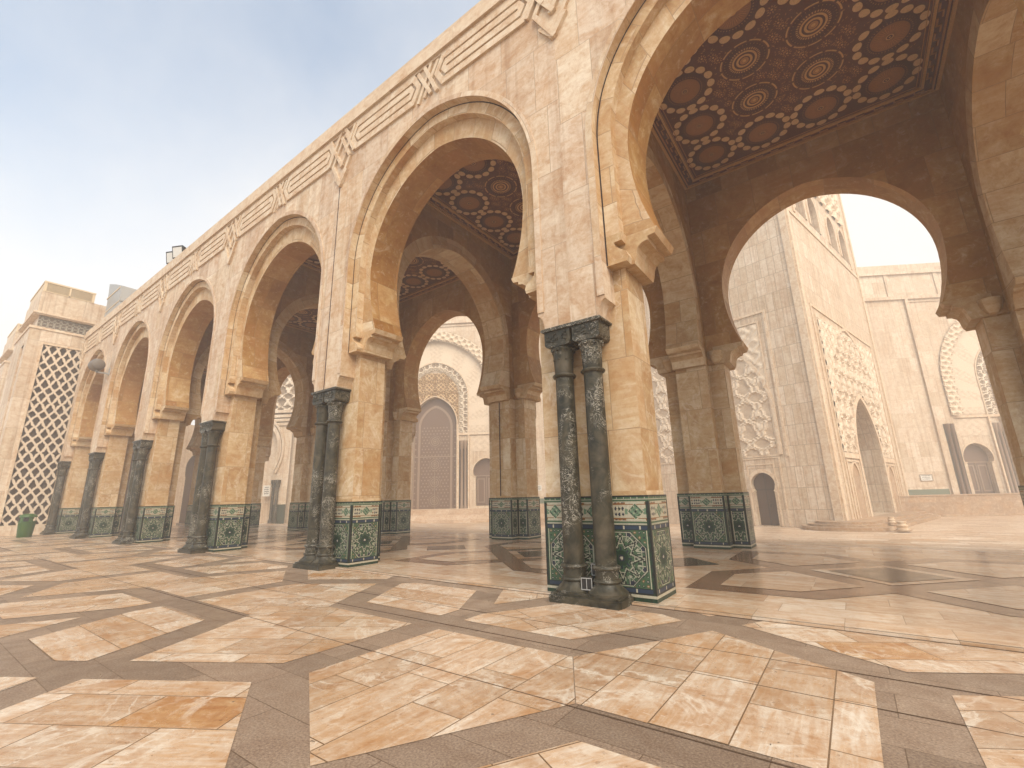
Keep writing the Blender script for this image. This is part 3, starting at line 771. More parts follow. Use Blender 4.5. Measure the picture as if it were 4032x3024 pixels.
tag(slab.build('paving_slabs',M_PAVE,merge=False),kind='structure')
jo=MB()
for y,hw in ((-.1125,.0125),(-1.54,.004),(-2.26,.003),(-3.43,.0045)): jo.box(XW,XE,y-hw,y+hw,-.01,.0062,skip='-z')
tag(jo.build('paving_joint',M_CRACK),kind='structure')
# arcade floor, one centimetre and a half above the forecourt, with an inlaid star in every bay
def zf(n): return .034+.004*n
fl=MB(); fl.box(XW+20,XE,-.055,9.0,-1.44,zf(0),skip='-z-y'); fl.box(XW+20,XE,-.10,-.055,-.02,zf(0)-.004)
tag(fl.build('arcade_floor',M_PAVEIN),kind='structure')
bnd,pal,drk=MB(),MB(),MB()
YC0=4.2
for k in range(-1,6):
    cx=bay_x(k)
    quad=[(-.0,-1.84),(-.88,-2.84),(-2.75,-2.86),(-2.77,-1.0),(-1.84,0)]
    star=[]
    full=[]
    for r in range(4):
        a=-r*PI/2
        for q in quad[:-1]: full.append((cx+q[0]*cos(a)-q[1]*sin(a),YC0+q[0]*sin(a)+q[1]*cos(a)))
    bnd.face([(x,y,zf(1)) for x,y in full][::-1])
    for r in range(4):
        a=-r*PI/2
        P=[(-2.31,-2.40),(-2.32,-1.16),(-1.52,-.37),(-.37,-1.52),(-1.16,-2.39)]
        pal.face([(cx+q[0]*cos(a)-q[1]*sin(a),YC0+q[0]*sin(a)+q[1]*cos(a),zf(2)) for q in P][::-1])
    pal.face([(cx+1.19*q[0],YC0+1.19*q[1],zf(2)) for q in ((0,-1),(1,0),(0,1),(-1,0))])
    drk.face([(cx+.9*q[0],YC0+.9*q[1],zf(3)) for q in ((0,-1),(1,0),(0,1),(-1,0))])
for i in range(0,7):
    drk.face([(pier_x(i)+.84*q[0],YC0+.84*q[1],zf(1)) for q in ((0,-1),(1,0),(0,1),(-1,0))])
tag(bnd.build('floor_band',M_BANDIN),kind='structure'); tag(pal.build('floor_panel',M_PAVEIN),kind='structure'); tag(drk.build('floor_diamond',M_DARKIN),kind='structure')
# broad steps going down to the mosque court
st=MB(); ys=[9.0,11.3,13.8,16.4,19.0,21.6,24.2,26.8,29.4]
for i,y in enumerate(ys[:-1]):
    st.box(XW+14,XE+14,y,ys[i+1],-1.44,zf(0)-.15*(i+1),skip='-z-y')
    st.box(XW+14,XE+14,y-.001,y+.0,-1.44,zf(0)-.15*(i+1)+.149,skip='-z+z')
st.box(XW+14,XE+30,29.4,34,-1.44,-1.36,skip='-z')
tag(st.build('court_steps',M_PLAZA),kind='structure')

# ------------------------------------------------------------------ the arcade
arcade=tag(empty('arcade',(0,0,0)),"long travertine arcade of horseshoe arches with interlaced strap frieze, painted ceilings above its bays",'arcade')
aw=arch_wall('front_arch_wall',arcade); rw=arch_wall('rear_arch_wall',arcade,True)
co=cornice('cornice',arcade); ca=cross_arch('cross_arch',arcade); ce=ceiling('painted_ceiling',arcade)
aw.location.x=rw.location.x=co.location.x=bay_x(0); ca.location=(pier_x(0),0,0); ce.location=(bay_x(0),YM/2+.03,0)
def dup(o,loc,parent):
    c=o.copy(); COL.objects.link(c); c.parent=parent; c.location=loc
    for k in [q for q in bpy.data.objects if q.parent==o]:
        d=k.copy(); COL.objects.link(d); d.parent=c
    return c
for k in [-1]+list(range(1,6)):
    for o in (aw,rw,co): dup(o,(bay_x(k),0,0),arcade)
    dup(ce,(bay_x(k),YM/2+.03,0),arcade)
for i in [-1]+list(range(1,7)): dup(ca,(pier_x(i),0,0),arcade)
rf=MB(); rf.box(pier_x(6)-1,pier_x(-1),.7,YM+.4,12.35,12.9); rf.box(pier_x(6)-1,pier_x(-1),YM+.4,YM+.46,12.4,ZTOP)
rf.build('roof',M_TERR,arcade)
# expansion joint over the second pier
j=MB(); jx=pier_x(2)-.06
j.box(jx-.012,jx+.012,-.386,-.37,4.36,10.6); j.build('expansion_joint',M_JOINT,arcade)
j=MB(); j.box(pier_x(2)-.012,pier_x(2)+.012,7.075,7.1,1.6,5.2)
j.build('expansion_joint',M_JOINT,arcade)
# sealed end walls so that no light comes in from outside the picture
NUM=['','nearest','second','third','fourth','fifth','farthest']
pier=make_pier()
pl={0:"ochre stone pier with dark green mosaic dado at the right edge, front row",
 1:"nearest front pier, cream stone over bright green mosaic, behind the veined columns",
 2:"front pier left of the middle arch, dark joint line running up the wall above",
 3:"third front pier from the right, orange stone over green star mosaic",
 4:"fourth front pier from the right, narrow and orange above green tiles",
 5:"fifth front pier from the right, small, between the two farthest open arches",
 6:"last front pier on the left, beside the building with the stone lattice screen"}
bl={0:"dark inner pier at the right edge, below the shaded cross arch",
 1:"inner pier with very dark tiled dado, between the nearest pier and the minaret",
 2:"inner pier right of the great bronze door, dark joint line down its face",
 3:"inner pier left of the great bronze door, seen through the middle arch",
 4:"inner pier seen through the third arch, beside the far grey sign panel",
 5:"small inner pier deep in the arcade behind the fourth front pier",
 6:"inner pier at the far dark end of the arcade"}
for i in range(-1,7):
    for rear in (0,1):
        p=pier if (i,rear)==(0,0) else copy_tree(pier)
        p.location=(pier_x(i),YM if rear else 0,0); p.rotation_euler=(0,0,PI if rear else 0)
        lab=(bl if rear else pl).get(i)
        if i==-1: lab="stone pier with tiled dado just outside the right edge, rear row" if rear else "stone pier with tiled dado just outside the right edge, front row"
        tag(p,lab,'pier','inner row of piers' if rear else 'front row of piers')
cp=make_columns()
cl={0:"pair of dark marble columns before the front pier at the right edge",
 1:"nearest pair of dark green marble columns with white veins, black uplights between their bases",
 2:"second pair of dark marble columns, white scar halfway up the right shaft",
 3:"third pair of dark columns from the right, in front of the orange pier",
 4:"fourth pair of dark columns from the right, close together against the pier",
 5:"fifth pair of dark columns from the right, thin, seen almost end on",
 6:"farthest pair of dark columns, beside the lattice screen building and green bin"}
for i in range(0,7):
    c=cp if i==0 else copy_tree(cp)
    c.location=(pier_x(i)-.01,0,0); tag(c,cl[i],'columns','paired columns along the front')

# uplights at the foot of the nearest column pair
def uplight(loc,rz,tilt,lab):
    r=empty('uplight',loc,rz)
    a=MB(); a.box(-.085,.085,-.03,.09,.0,.17,bev=.008); h=a.build('housing',M_BLACK,r)
    f=MB()
    for (x0,x1,z0,z1) in ((-.085,.085,.0,.012),(-.085,.085,.158,.17),(-.085,-.075,.012,.158),(.075,.085,.012,.158),(-.005,.005,.012,.158)): f.box(x0,x1,-.036,-.0305,z0,z1)
    f.build('rim',M_GREY,r)
    b=MB(); b.box(-.10,.10,.02,.05,-.06,-.03); b.box(-.10,-.088,.02,.05,-.06,.08); b.box(.088,.10,.02,.05,-.06,.08); b.build('bracket',M_BLACK,r)
    r.rotation_euler=(tilt,0,rz); tag(r,lab,'lamp','uplights at the column foot'); return r
xx=pier_x(1)
uplight((xx+.0,-.34,.19),RAD(8),0,"lower black square uplight with pale rim, between the nearest column bases")
uplight((xx+.06,-.10,.36),RAD(8),0,"upper black square uplight, behind the lower one between the nearest column bases")

# ------------------------------------------------------------------ relief helper (heights as real geometry, colour darker in the hollows)
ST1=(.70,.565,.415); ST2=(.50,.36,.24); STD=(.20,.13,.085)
def relief(m,x0,x1,z0,z1,cell,fn,y0,depth,base=ST1,deep=ST2,frame=None):
    """fn(x,z)-> height 0..1 or None; front faces look to -y; height 1 is at y0-depth"""
    nx=max(2,int((x1-x0)/cell)); nz=max(2,int((z1-z0)/cell)); H={}
    def P(i,k):
        if (i,k) not in H:
            x=x0+(x1-x0)*i/nx; z=z0+(z1-z0)*k/nz; h=fn(x,z); H[(i,k)]=(x,z,h)
        return H[(i,k)]
    for i in range(nx):
        for k in range(nz):
            q=[P(i,k),P(i+1,k),P(i+1,k+1),P(i,k+1)]
            if any(p[2] is None for p in q): continue
            hm=sum(p[2] for p in q)/4
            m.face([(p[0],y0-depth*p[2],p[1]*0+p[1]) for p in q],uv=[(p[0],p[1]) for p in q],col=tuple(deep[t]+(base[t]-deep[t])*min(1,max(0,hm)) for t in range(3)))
def sebka(x,z,w_,h_,th=.12,lobe=.12,dbl=False,tri=0.):
    """interlaced lobed net: 1 on the ribs, 0 in the eyes"""
    best=9
    for s in (1,-1):
        ph=PI*z/h_
        tw=2/PI*math.asin(max(-1,min(1,cos(ph)))); xx=w_/2*((cos(ph)*(1-tri)+tw*tri)*s*.98)+lobe*w_*sin(4*ph)*s*.4
        d=((x-xx)+w_/2)%w_-w_/2
        best=min(best,abs(d))
    t=best/w_
    if dbl and t<th*.32: return .45
    return 1. if t<th else (0. if t>th+.06 else 1-(t-th)/.06)
def arabesque(x,z,s):
    a=sin(x*s+1.7*sin(z*s*.83+.4))+sin(z*s*1.07+1.9*sin(x*s*.71))+.6*sin((x+z)*s*1.9)
    return max(0.,min(1.,.5+.9*a/2))
def arcpts(cx,c,zc,Rr,n=28,foot=None):
    A=arch(c,zc,Rr,[] if foot is None else [(c+Rr,foot)],n); return [(cx+x,z) for x,z in A]
def inside(P,x,z):
    r=False; n=len(P)
    for i in range(n):
        (xa,za),(xb,zb)=P[i],P[(i+1)%n]
        if (za>z)!=(zb>z) and x<(xb-xa)*(z-za)/(zb-za)+xa: r=not r
    return r
def hole_wall(m,x0,x1,z0,z1,y,holes,mi=0,step=None):
    """flat wall x0..x1 with arched holes; each hole: closed list from its left foot over the apex to the right foot at z0-level sill"""
    xs=x0
    for hp in sorted(holes,key=lambda h:min(p[0] for p in h)):
        hx0,hx1=min(p[0] for p in hp),max(p[0] for p in hp); sill=min(p[1] for p in hp)
        m.face([(xs,y,z0),(hx0,y,z0),(hx0,y,z1),(xs,y,z1)],mi=mi)
        if sill>z0+1e-4: m.face([(hx0,y,z0),(hx1,y,z0),(hx1,y,sill),(hx0,y,sill)],mi=mi)
        # left flank / right flank (horseshoes bulge) and columns above
        top=max(hp,key=lambda p:p[1])[1]
        ia=max(range(len(hp)),key=lambda i:hp[i][1]); il=min(range(ia+1),key=lambda i:(hp[i][0],-hp[i][1])); ir=max(range(ia,len(hp)),key=lambda i:(hp[i][0],hp[i][1]))
        for i in range(0,il): m.face([(hx0,y,hp[i][1]),(hp[i][0],y,hp[i][1]),(hp[i+1][0],y,hp[i+1][1]),(hx0,y,hp[i+1][1])],mi=mi)
        for i in range(ir,len(hp)-1): m.face([(hx1,y,hp[i+1][1]),(hx1,y,hp[i][1]),(hp[i][0],y,hp[i][1]),(hp[i+1][0],y,hp[i+1][1])],mi=mi)
        for i in range(il,ir):
            a,b=hp[i],hp[i+1]
            if b[0]-a[0]>1e-5: m.face([(a[0],y,a[1]),(b[0],y,b[1]),(b[0],y,z1),(a[0],y,z1)],mi=mi)
        xs=hx1
    m.face([(xs,y,z0),(x1,y,z0),(x1,y,z1),(xs,y,z1)],mi=mi)
def reveal(m,P,y0,y1,mi=0):
    l=lens(P); m.strip([(x,y0,z) for x,z in P],[(x,y1,z) for x,z in P],[[(0,t) for t in l],[(abs(y1-y0),t) for t in l]],mi=mi,flip=True)
def moulding(m,P,wd,y0,proud,mi=0,col=None):
    """raised band of width wd along polyline P (outside), front at y0-proud"""
    Q=[]
    n=len(P)
    for i in range(n):
        a=Vector(P[max(0,i-1)]); b=Vector(P[min(n-1,i+1)]); d=(b-a); d=d.normalized() if d.length>1e-9 else Vector((0,1)); q=Vector(P[i])+Vector((-d.y,d.x))*wd; Q.append((q.x,q.y))
    l=lens(P); y=y0-proud
    m.strip([(a,y,b) for a,b in Q],[(a,y,b) for a,b in P],[[(0,t) for t in l],[(wd,t) for t in l]],mi=mi,flip=True,col=col)
    m.strip([(a,y0,b) for a,b in Q],[(a,y,b) for a,b in Q],mi=mi,flip=True,col=col)
    m.strip([(a,y,b) for a,b in P],[(a,y0,b) for a,b in P],mi=mi,flip=True,col=col)
    return Q
def rect_frame(m,x0,x1,z0,z1,wd,y0,proud,mi=0,col=None,bottom=False):
    m.box(x0,x0+wd,y0-proud,y0,z0,z1,mi,col,'+y'); m.box(x1-wd,x1,y0-proud,y0,z0,z1,mi,col,'+y'); m.box(x0+wd,x1-wd,y0-proud,y0,z1-wd,z1,mi,col,'+y')
    if bottom: m.box(x0+wd,x1-wd,y0-proud,y0,z0,z0+wd,mi,col,'+y')

# ------------------------------------------------------------------ mosque (local x along the wall, -y towards us)
MO=(-46.95,38.47); MRZ=PI/2-RAD(58.5)
mosque=tag(empty('mosque',(MO[0],MO[1],0),MRZ),"great pale mosque wall with carved portals and bronze doors, fading upward into fog",'mosque')
PC=[0.,39.4,78.85]; ZB=.2
def portal_parts(cx):
    """walls, doors and carving of one portal, local to the mosque"""
    door=arcpts(cx,-.9,12.0,4.15,22,ZB); 
    m=MB()
    x0,x1=cx-12.2,cx+12.2
    big=arcpts(cx,-.6,15.6,10.2,30,10.6)
    sd=[ [(cx+s*7.43+x,z) for x,z in arch(-.15,5.0,1.95,[(1.45,ZB+.3),(1.45,4.55),(1.72,4.60)])] for s in (-1,1)]
    m2=MB()
    # recessed portal field with three openings
    f=MB(); hole_wall(f,cx-9.6,cx+9.6,ZB-1.6,26.2,.55,[sd[0],door,sd[1]])
    for P in (sd[0],door,sd[1]): reveal(f,P,.55,1.3)
    f.build('portal_field',M_MOSQ,mosque)
    # wall around it
    hole_wall(m,x0,x1,ZB-1.6,27.6,0,[[(cx-9.6,ZB-1.6)]+arcpts(cx,-.6,15.6,10.2,30,ZB-1.5)+[(cx+9.6,ZB-1.6)]])
    reveal(m,[(cx-9.6,ZB-1.6)]+arcpts(cx,-.6,15.6,10.2,30)+[(cx+9.6,ZB-1.6)],0,.55)
    m.box(x0,x1,-.25,0,27.15,27.6,skip='+y'); m.box(x0,x1,-.12,0,26.7,26.85,skip='+y')
    for s in (-1,1): m.box(cx+s*11.9-.22,cx+s*11.9+.22,-.3,0,ZB-1.6,27.15,skip='+y-z+z')
    m.build('portal_wall',M_MOSQ,mosque)
    # lobed fringe of the great arch
    c=MB(); A=arcpts(cx,-.6,15.6,10.2,40,10.6); l=lens(A)
    def pt(t):
        import bisect
        i=min(len(A)-2,max(0,bisect.bisect(l,t)-1)); f_=(t-l[i])/(l[i+1]-l[i]); a,b=Vector(A[i]),Vector(A[i+1]); d=(b-a).normalized()
        return a+(b-a)*f_,Vector((d.y,-d.x))       # point, inward normal
    per=l[-1]/29; N=29*12; K=16
    def hgt(u,v):                                   # u along in periods, v 0..1 inwards
        best=0
        for row in range(4):
            vc=.14+.24*row; uu=(u+(.5 if row%2 else 0))%1-.5
            d=math.hypot(uu*1.15,(v-vc)*1.15)
            if abs(d-.34)<.07: best=max(best,1-.12*row)
            if abs(d-.18)<.05: best=max(best,.75-.1*row)
        tooth=.80+.19*abs(sin(PI*u*3))
        if v>tooth: return None
        return max(best,.32)
    W_=1.75
    vals={}
    for i in range(N+1):
        t=l[-1]*i/N; p,nn=pt(t)
        for k in range(K+1):
            v=k/K; h=hgt(t/per,v); q=p+nn*(v*W_-.25); vals[i,k]=(q.x,q.y,h)
    for i in range(N):
        for k in range(K):
            q=[vals[i,k],vals[i+1,k],vals[i+1,k+1],vals[i,k+1]]
            if any(z[2] is None for z in q): continue
            hm=sum(z[2] for z in q)/4
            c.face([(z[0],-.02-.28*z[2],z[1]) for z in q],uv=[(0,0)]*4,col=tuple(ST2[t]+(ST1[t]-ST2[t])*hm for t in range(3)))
    c.build('lobed_fringe',M_RELIEF,mosque,merge=False)
    # radiating voussoir streaks of carved foliage
    r=MB(); org=(cx,11.5)
    inner=arcpts(cx,-.5,15.9,5.35,24,10.7)+[(cx-4.85,10.7)]
    bigP=arcpts(cx,-.6,15.6,9.4,24,10.8)
    def rad(x,z):
        if not inside(bigP,x,z) or inside(inner,x,z): return None
        a=math.atan2(z-org[1],x-org[0]); k=math.floor(a/(PI/19))
        return (.5+.5*arabesque(x,z,9.)) if k%2 else .95
    relief(r,cx-9.1,cx+9.1,10.8,25.2,.17,rad,.548,.06,base=(.68,.54,.40),deep=(.46,.33,.22))
    def foli(x,z): 
        if abs(abs(x-cx)-7.43)<1.9 and z<7.9: return None
        return .4+.6*arabesque(x,z,7.)
    for s in (-1,1): relief(r,*sorted((cx+s*5.15,cx+s*9.5)),ZB+.2,10.2,.2,foli,.548,.05,base=(.68,.54,.40),deep=(.46,.33,.22))
    # star lattice tympanum
    door_in=arcpts(cx,-.9,12.0,4.15,22,9.)
    ty=arcpts(cx,-.5,15.9,4.1,24,9.)
    def tym(x,z):
        if not inside(ty,x,z) or inside(door_in,x,z): return None
        u=((x-cx)/1.75+.5)%1-.5; v=((z-12.2)/1.75)%1-.5
        rr=math.hypot(u,v); th=math.atan2(v,u)
        if rr<.06: return .1
        if rr<.33: return 1. if abs(sin(4*th))*rr<.075 or abs(rr-.33)<.03 else .05
        return 1. if (abs(abs(u)-abs(v))<.05 or abs(abs(u)+abs(v)-.62)<.05) else .15
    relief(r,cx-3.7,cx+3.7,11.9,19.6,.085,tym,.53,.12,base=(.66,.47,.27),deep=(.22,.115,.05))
    # band of interlaced circles round it
    ob=arcpts(cx,-.5,15.9,5.35,24,10.7)+[(cx+4.85,10.6),(cx-4.85,10.6)]
    tyc=arcpts(cx,-.5,15.9,4.1,24,9.)
    def circ(x,z):
        if not inside(ob,x,z) or inside(tyc,x,z): return None
        if z>15.9:
            dx,dz=abs(x-cx)+.5,z-15.9; rho=math.hypot(dx,dz)-4.1; s=math.atan2(dz,dx)*4.7
        else: rho=abs(x-cx)-3.6; s=(z-15.9)
        u=(s/.95)%1-.5; v=rho/1.25-.5
        if abs(v)>.45: return 1.
        d=math.hypot(u*.95,(v+.25)*1.25); d2=math.hypot((abs(u)-.5)*.95,(v-.22)*1.25)
        return 1. if abs(d-.36)<.08 or abs(d-.14)<.06 or abs(d2-.36)<.08 else .05
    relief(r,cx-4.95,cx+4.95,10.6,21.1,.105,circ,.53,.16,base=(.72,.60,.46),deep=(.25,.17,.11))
    r.build('carved_stonework',M_RELIEF,mosque,merge=False)
    t=MB()
    moulding(t,arcpts(cx,-.5,15.9,5.37,26,10.6),.16,.55,.16); moulding(t,arcpts(cx,-.9,12.0,4.17,24,ZB),.14,.55,.12)
    for s in (-1,1):
        t.box(*sorted((cx+s*3.4,cx+s*3.66)),.25,.55,ZB-1.5,10.4); t.box(*sorted((cx+s*4.92,cx+s*5.14)),.25,.55,ZB-1.5,10.4)
        t.box(*sorted((cx+s*3.4,cx+s*9.6)),.36,.55,10.3,10.62)
        moulding(t,[(cx+s*7.43+x,z) for x,z in arch(-.15,5.0,1.97,[(1.47,4.56),(1.74,4.60)])],.12,.55,.1)
    t.build('portal_trim',M_CARVE,mosque)
    # columns before narrow niches, whose shade is painted as flat dark sheets
    for s in (-1,1):
        for (a,b,z1) in ((3.66,4.92,9.5),(9.75,11.1,9.5)):
            n=MB(); y0=.5 if a<9 else -.005
            n.box(*sorted((cx+s*a,cx+s*b)),y0-.012,y0+.02,ZB-.2,z1); n.build('niche_shade',M_DARK,mosque)  # flat dark sheet; the recess shade is put into its colour
            for q in (.32,.72):
                n=MB(); xq=cx+s*(a+(b-a)*q); n.lathe([(.24,ZB-.2),(.24,ZB+.3),(.19,ZB+.5),(.18,z1-1.2),(.26,z1-1.1),(.26,z1-.5),(.3,z1-.4),(.3,z1)],xq,y0-.1,12)
                n.build('niche_column',M_BRONZE2 if a<9 else M_BRONZE,mosque,smooth=40)
    # bronze doors
    d=MB(); P=arcpts(cx,-.9,12.0,4.15,22,ZB); d.face([(x,1.3,z) for x,z in P][::-1]); 
    door_o=d.build('bronze_door',M_BRONZE,mosque)
    e=MB()
    moulding(e,arcpts(cx,-.9,11.6,3.1,20,ZB)[::1],.32,1.3,.05)
    e.box(cx-3.25,cx+3.25,1.22,1.3,7.35,7.5); e.box(cx-.03,cx+.03,1.2,1.3,ZB,7.3)
    for x in (-3.12,3.12): e.box(cx+x-.1,cx+x+.1,1.24,1.3,ZB,12.)
    for zz in (9.6,6.3,3.75,1.3):
        for (ra,rb,h) in ((.0,.16,.12),(.26,.36,.07),(.5,.62,.06),(.8,.86,.04)):
            n=24
            for k in range(n):
                a0,a1=2*PI*k/n,2*PI*(k+1)/n; w0=1+.06*sin(8*a0); w1=1+.06*sin(8*a1)
                e.face([(cx+ra*w0*cos(a0),1.3-h,zz+ra*w0*sin(a0)),(cx+rb*w0*cos(a0),1.3-h,zz+rb*w0*sin(a0)),(cx+rb*w1*cos(a1),1.3-h,zz+rb*w1*sin(a1)),(cx+ra*w1*cos(a1),1.3-h,zz+ra*w1*sin(a1))])
    for s in (-1,1):
        for k in range(17): e.lathe([(.09,0),(.0,.08)],0,0,6) if False else e.box(cx+s*2.35-.07,cx+s*2.35+.07,1.2,1.27,ZB+.5+k*.68,ZB+.64+k*.68)
    for i in range(-6,7):
        for k in range(0,26):
            x=cx+i*.48+(.24 if k%2 else 0); z=ZB+.4+k*.44
            if abs(x-cx)>3.0 or abs(abs(x-cx)-2.35)<.3 or min(abs(z-q) for q in (9.6,6.3,3.75,1.3))<.75 and abs(x-cx)<.95: continue
            e.box(x-.09,x+.09,1.27,1.3,z-.09,z+.09)
    e.build('bronze_inlay',M_BRONZE2,door_o)
    for P in sd:
        d=MB(); d.face([(x,1.25,z) for x,z in P][::-1]); q=d.build('side_door',M_BRONZE,mosque)
        xm=sum(p[0] for p in P)/len(P); e=MB(); e.box(xm-1.6,xm+1.6,1.17,1.25,4.5,4.62); e.box(xm-.03,xm+.03,1.18,1.25,ZB+.3,4.5)
        for s in (-1,1): rect_frame(e,*sorted((xm+s*.25,xm+s*1.3)),ZB+.7,4.2,.14,1.25,.05,bottom=True)
        e.build('door_panel_frame',M_BRONZE2,q)
for c_ in PC: portal_parts(c_)
b=MB()
pairs=[(-32,PC[0]-12.2)]+[(PC[i]+12.2,PC[i+1]-12.2) for i in range(2)]+[(PC[2]+12.2,125)]
for a,c_ in pairs:
    b.box(a,c_,0,3,-1.44,27.6,skip='+y-x+x'); b.box(a,c_,-.25,0,27.15,27.6,skip='+y')
b.box(-32,125,1.5,14,-1.4,27.5,skip='-y')
b.build('wall',M_MOSQ,mosque)
b=MB(); wins=[]
for k in range(-14,8):
    c_=72.5+7.1*k
    if -28<c_<120: wins.append(arcpts(c_,-.2,27.4,2.0,12,27.35))
hole_wall(b,-32,125,27.3,33.6,5.,wins)
for P in wins: reveal(b,P,5.,5.6)
b.box(-32,125,4.7,5,33.3,33.7,skip='+y'); b.box(-32,125,8.5,30,33.6,36.7); b.box(-32,125,5.6,8,27.3,33.6,skip='+y')
for k in range(-14,7): b.box(76+7.1*k-.25,76+7.1*k+.25,4.85,5,27.5,33.3,skip='+y')
b.build('upper_storey',M_MOSQ,mosque)
mw=plain("grey_window",(.26,.27,.27),.4)
for P in wins:
    ws=MB(); ws.face([(x,5.55,z) for x,z in P][::-1]); ws.build('upper_window',mw,mosque)
# tiled strip along the terrace
mg=plain("grey_green_tile_band",(.16,.185,.125),.4,vary=.3,scale=14)
for a,c_ in ((12.3,27.1),(51.7,66.55)):
    gs=MB(); gs.box(a,c_,-.03,0,.62,1.28,skip='+y'); gs.build('tile_strip',mg,mosque)
# gallery bay at the left end of the court: arch, columns, carved panel
gl=MB()
gc=-26.6; P=[(gc+x,z) for x,z in arch(-.2,9.0,4.4,hs(6.2,9.0,4.2,6.)+[])]
hole_wall(gl,-31.5,-20.5,-1.44,12.4,-.9,[[(gc-3.9,-1.4),(gc-3.9,6.2)]+P+[(gc+3.9,6.2),(gc+3.9,-1.4)]])
reveal(gl,[(gc-3.9,-1.4),(gc-3.9,6.2)]+P+[(gc+3.9,6.2),(gc+3.9,-1.4)],-.9,.0)
moulding(gl,P,.55,-.9,.18); moulding(gl,[(gc+(x-gc)*1.17,9+(z-9)*1.17) for x,z in P],.3,-.9,.3)
for zz in (12.4,13.0,13.6,14.3): gl.box(-31.5,-20.5,-1.1+.05*(zz-12.4),0,zz,zz+.42)
gl.build('gallery_arch',M_MOSQ,mosque)
wg=MB(lambda p:(-31.5+p[1],p[0],p[2]))            # local x runs towards the arcade, y=0 is its court face
ow=[[(xx+x,z) for x,z in arch(-.2,6.2,2.1,[(1.7,-1.4),(1.7,5.0),(1.85,5.4)])] for xx in (-4.5,-9.5,-14.5,-19.5)]
hole_wall(wg,-22,-.9,-1.44,12.,0,ow)
for P in ow: reveal(wg,P,0,-1.2)
wg.face([(-22,-3,12),(-.9,-3,12),(-.9,0,12),(-22,0,12)]); wg.build('court_wing',M_MOSQ,mosque)
for P in ow:
    wg=MB(lambda p:(-31.5+p[1],p[0],p[2])); wg.face([(x,-1.15,z) for x,z in P]); wg.build('dark_opening',M_WOOD,mosque)
gr=MB(); relief(gr,-31.5,-20.5,14.75,21.,.16,lambda x,z:max(sebka(x,z,1.9,1.6,.10,.2),.1*arabesque(x,z,6)),-.35,.4,base=(.72,.60,.46),deep=(.26,.18,.12)); gr.build('carved_panel',M_RELIEF,mosque,merge=False)
for s in (-1,1):
    for q in (4.25,4.85):
        gcx=MB(); gcx.lathe([(.30,-1.3),(.3,-.9),(.2,-.6),(.19,3.6),(.28,3.7),(.28,4.1),(.36,4.15),(.36,4.65)],gc+s*q,-1.2,12); gcx.build('gallery_column',M_MARBLE,mosque,smooth=40)
mg=plain("dark_tile_dado",(.05,.065,.045),.35,vary=.3,scale=20)
for a,b_ in ((-31.5,gc-3.9),(gc+3.9,-20.5)):
    gd=MB(); gd.box(a,b_,-.94,-.9,-1.4,1.3); gd.build('gallery_dado',mg,mosque)
# stairs up to the great door, terrace on the right
stp=MB()
for i in range(10):
    z=-1.36+.155*(i+1); stp.box(-12.5,12.2,-.3-.42*(10-i),-.3-.42*(9-i),-1.44,z,skip='+y-z')
stp.box(-12.5,12.2,-.3,1.5,-1.44,.19,skip='+y-z')
so=stp.build('door_stairs',M_PLAZA); so.matrix_world=mosque.matrix_world
so.location=(MO[0],MO[1],0); so.rotation_euler=(0,0,MRZ); tag(so,kind='structure')
te=MB(); te.box(12.6,27,-14.,0,-1.44,.62,skip='+y-z')
to=te.build('terrace',M_TERR); to.location=(MO[0],MO[1],0); to.rotation_euler=(0,0,MRZ); tag(to,"pale low terrace block behind the inner pier, under the small white paper sign",'terrace')
te=MB(); te.box(52.5,112,-10.9,0,-1.44,.62,skip='+y-z'); te.box(52.5,112,-10.97,-10.6,.62,.68)
to=te.build('terrace',M_TERR); to.location=(MO[0],MO[1],0); to.rotation_euler=(0,0,MRZ); tag(to,"low brown stone terrace wall along the mosque court, behind the minaret",'terrace')
# signs on the mosque wall
def sign(s0,s1,z0,z1,yy,lab,rows,frame=False,name='wall_sign'):
    r=empty(name,(MO[0]+cos(MRZ)*(s0+s1)/2-sin(MRZ)*yy,MO[1]+sin(MRZ)*(s0+s1)/2+cos(MRZ)*yy,(z0+z1)/2),MRZ)
    w_,h_=(s1-s0)/2,(z1-z0)/2
    p=MB(); p.box(-w_,w_,-.05,-.005,-h_,h_); p.build('panel',M_WHITE,r)
    t=MB(); rng=random.Random(int(s0*10))
    for i in range(rows):
        z=h_*(.62-1.5*i/rows); x=-w_*.72*(1-.25*rng.random()); xe=-x
        while x<xe:
            l_=.05*w_+.16*w_*rng.random(); t.box(x,min(xe,x+l_),-.056,-.05,z-.09*h_*(.6+.8*rng.random()),z+.09*h_); x+=l_+.05*w_
            if rng.random()<.4: t.box(x-.05*w_,x-.02*w_,-.056,-.05,z-.2*h_,z-.13*h_)
    t.build('lettering',M_INK,r)
    if frame:
        f=MB(); rect_frame(f,-w_,w_,-h_,h_,.07,-.05,.03,bottom=True); f.build('frame',M_BRONZE2,r)
    tag(r,lab,'sign'); return r
sign(14.25,15.14,2.29,3.02,0,"small white paper sign with dark lettering on the pale wall, right of the inner pier",4)
sign(63.42,64.93,2.3,3.15,0,"framed white stone plaque on the mosque wall above the low terrace",3,True)
sign(-24.0,-22.95,2.45,3.95,-.9,"grey notice board on the far gallery pier, seen through the third arch",4)

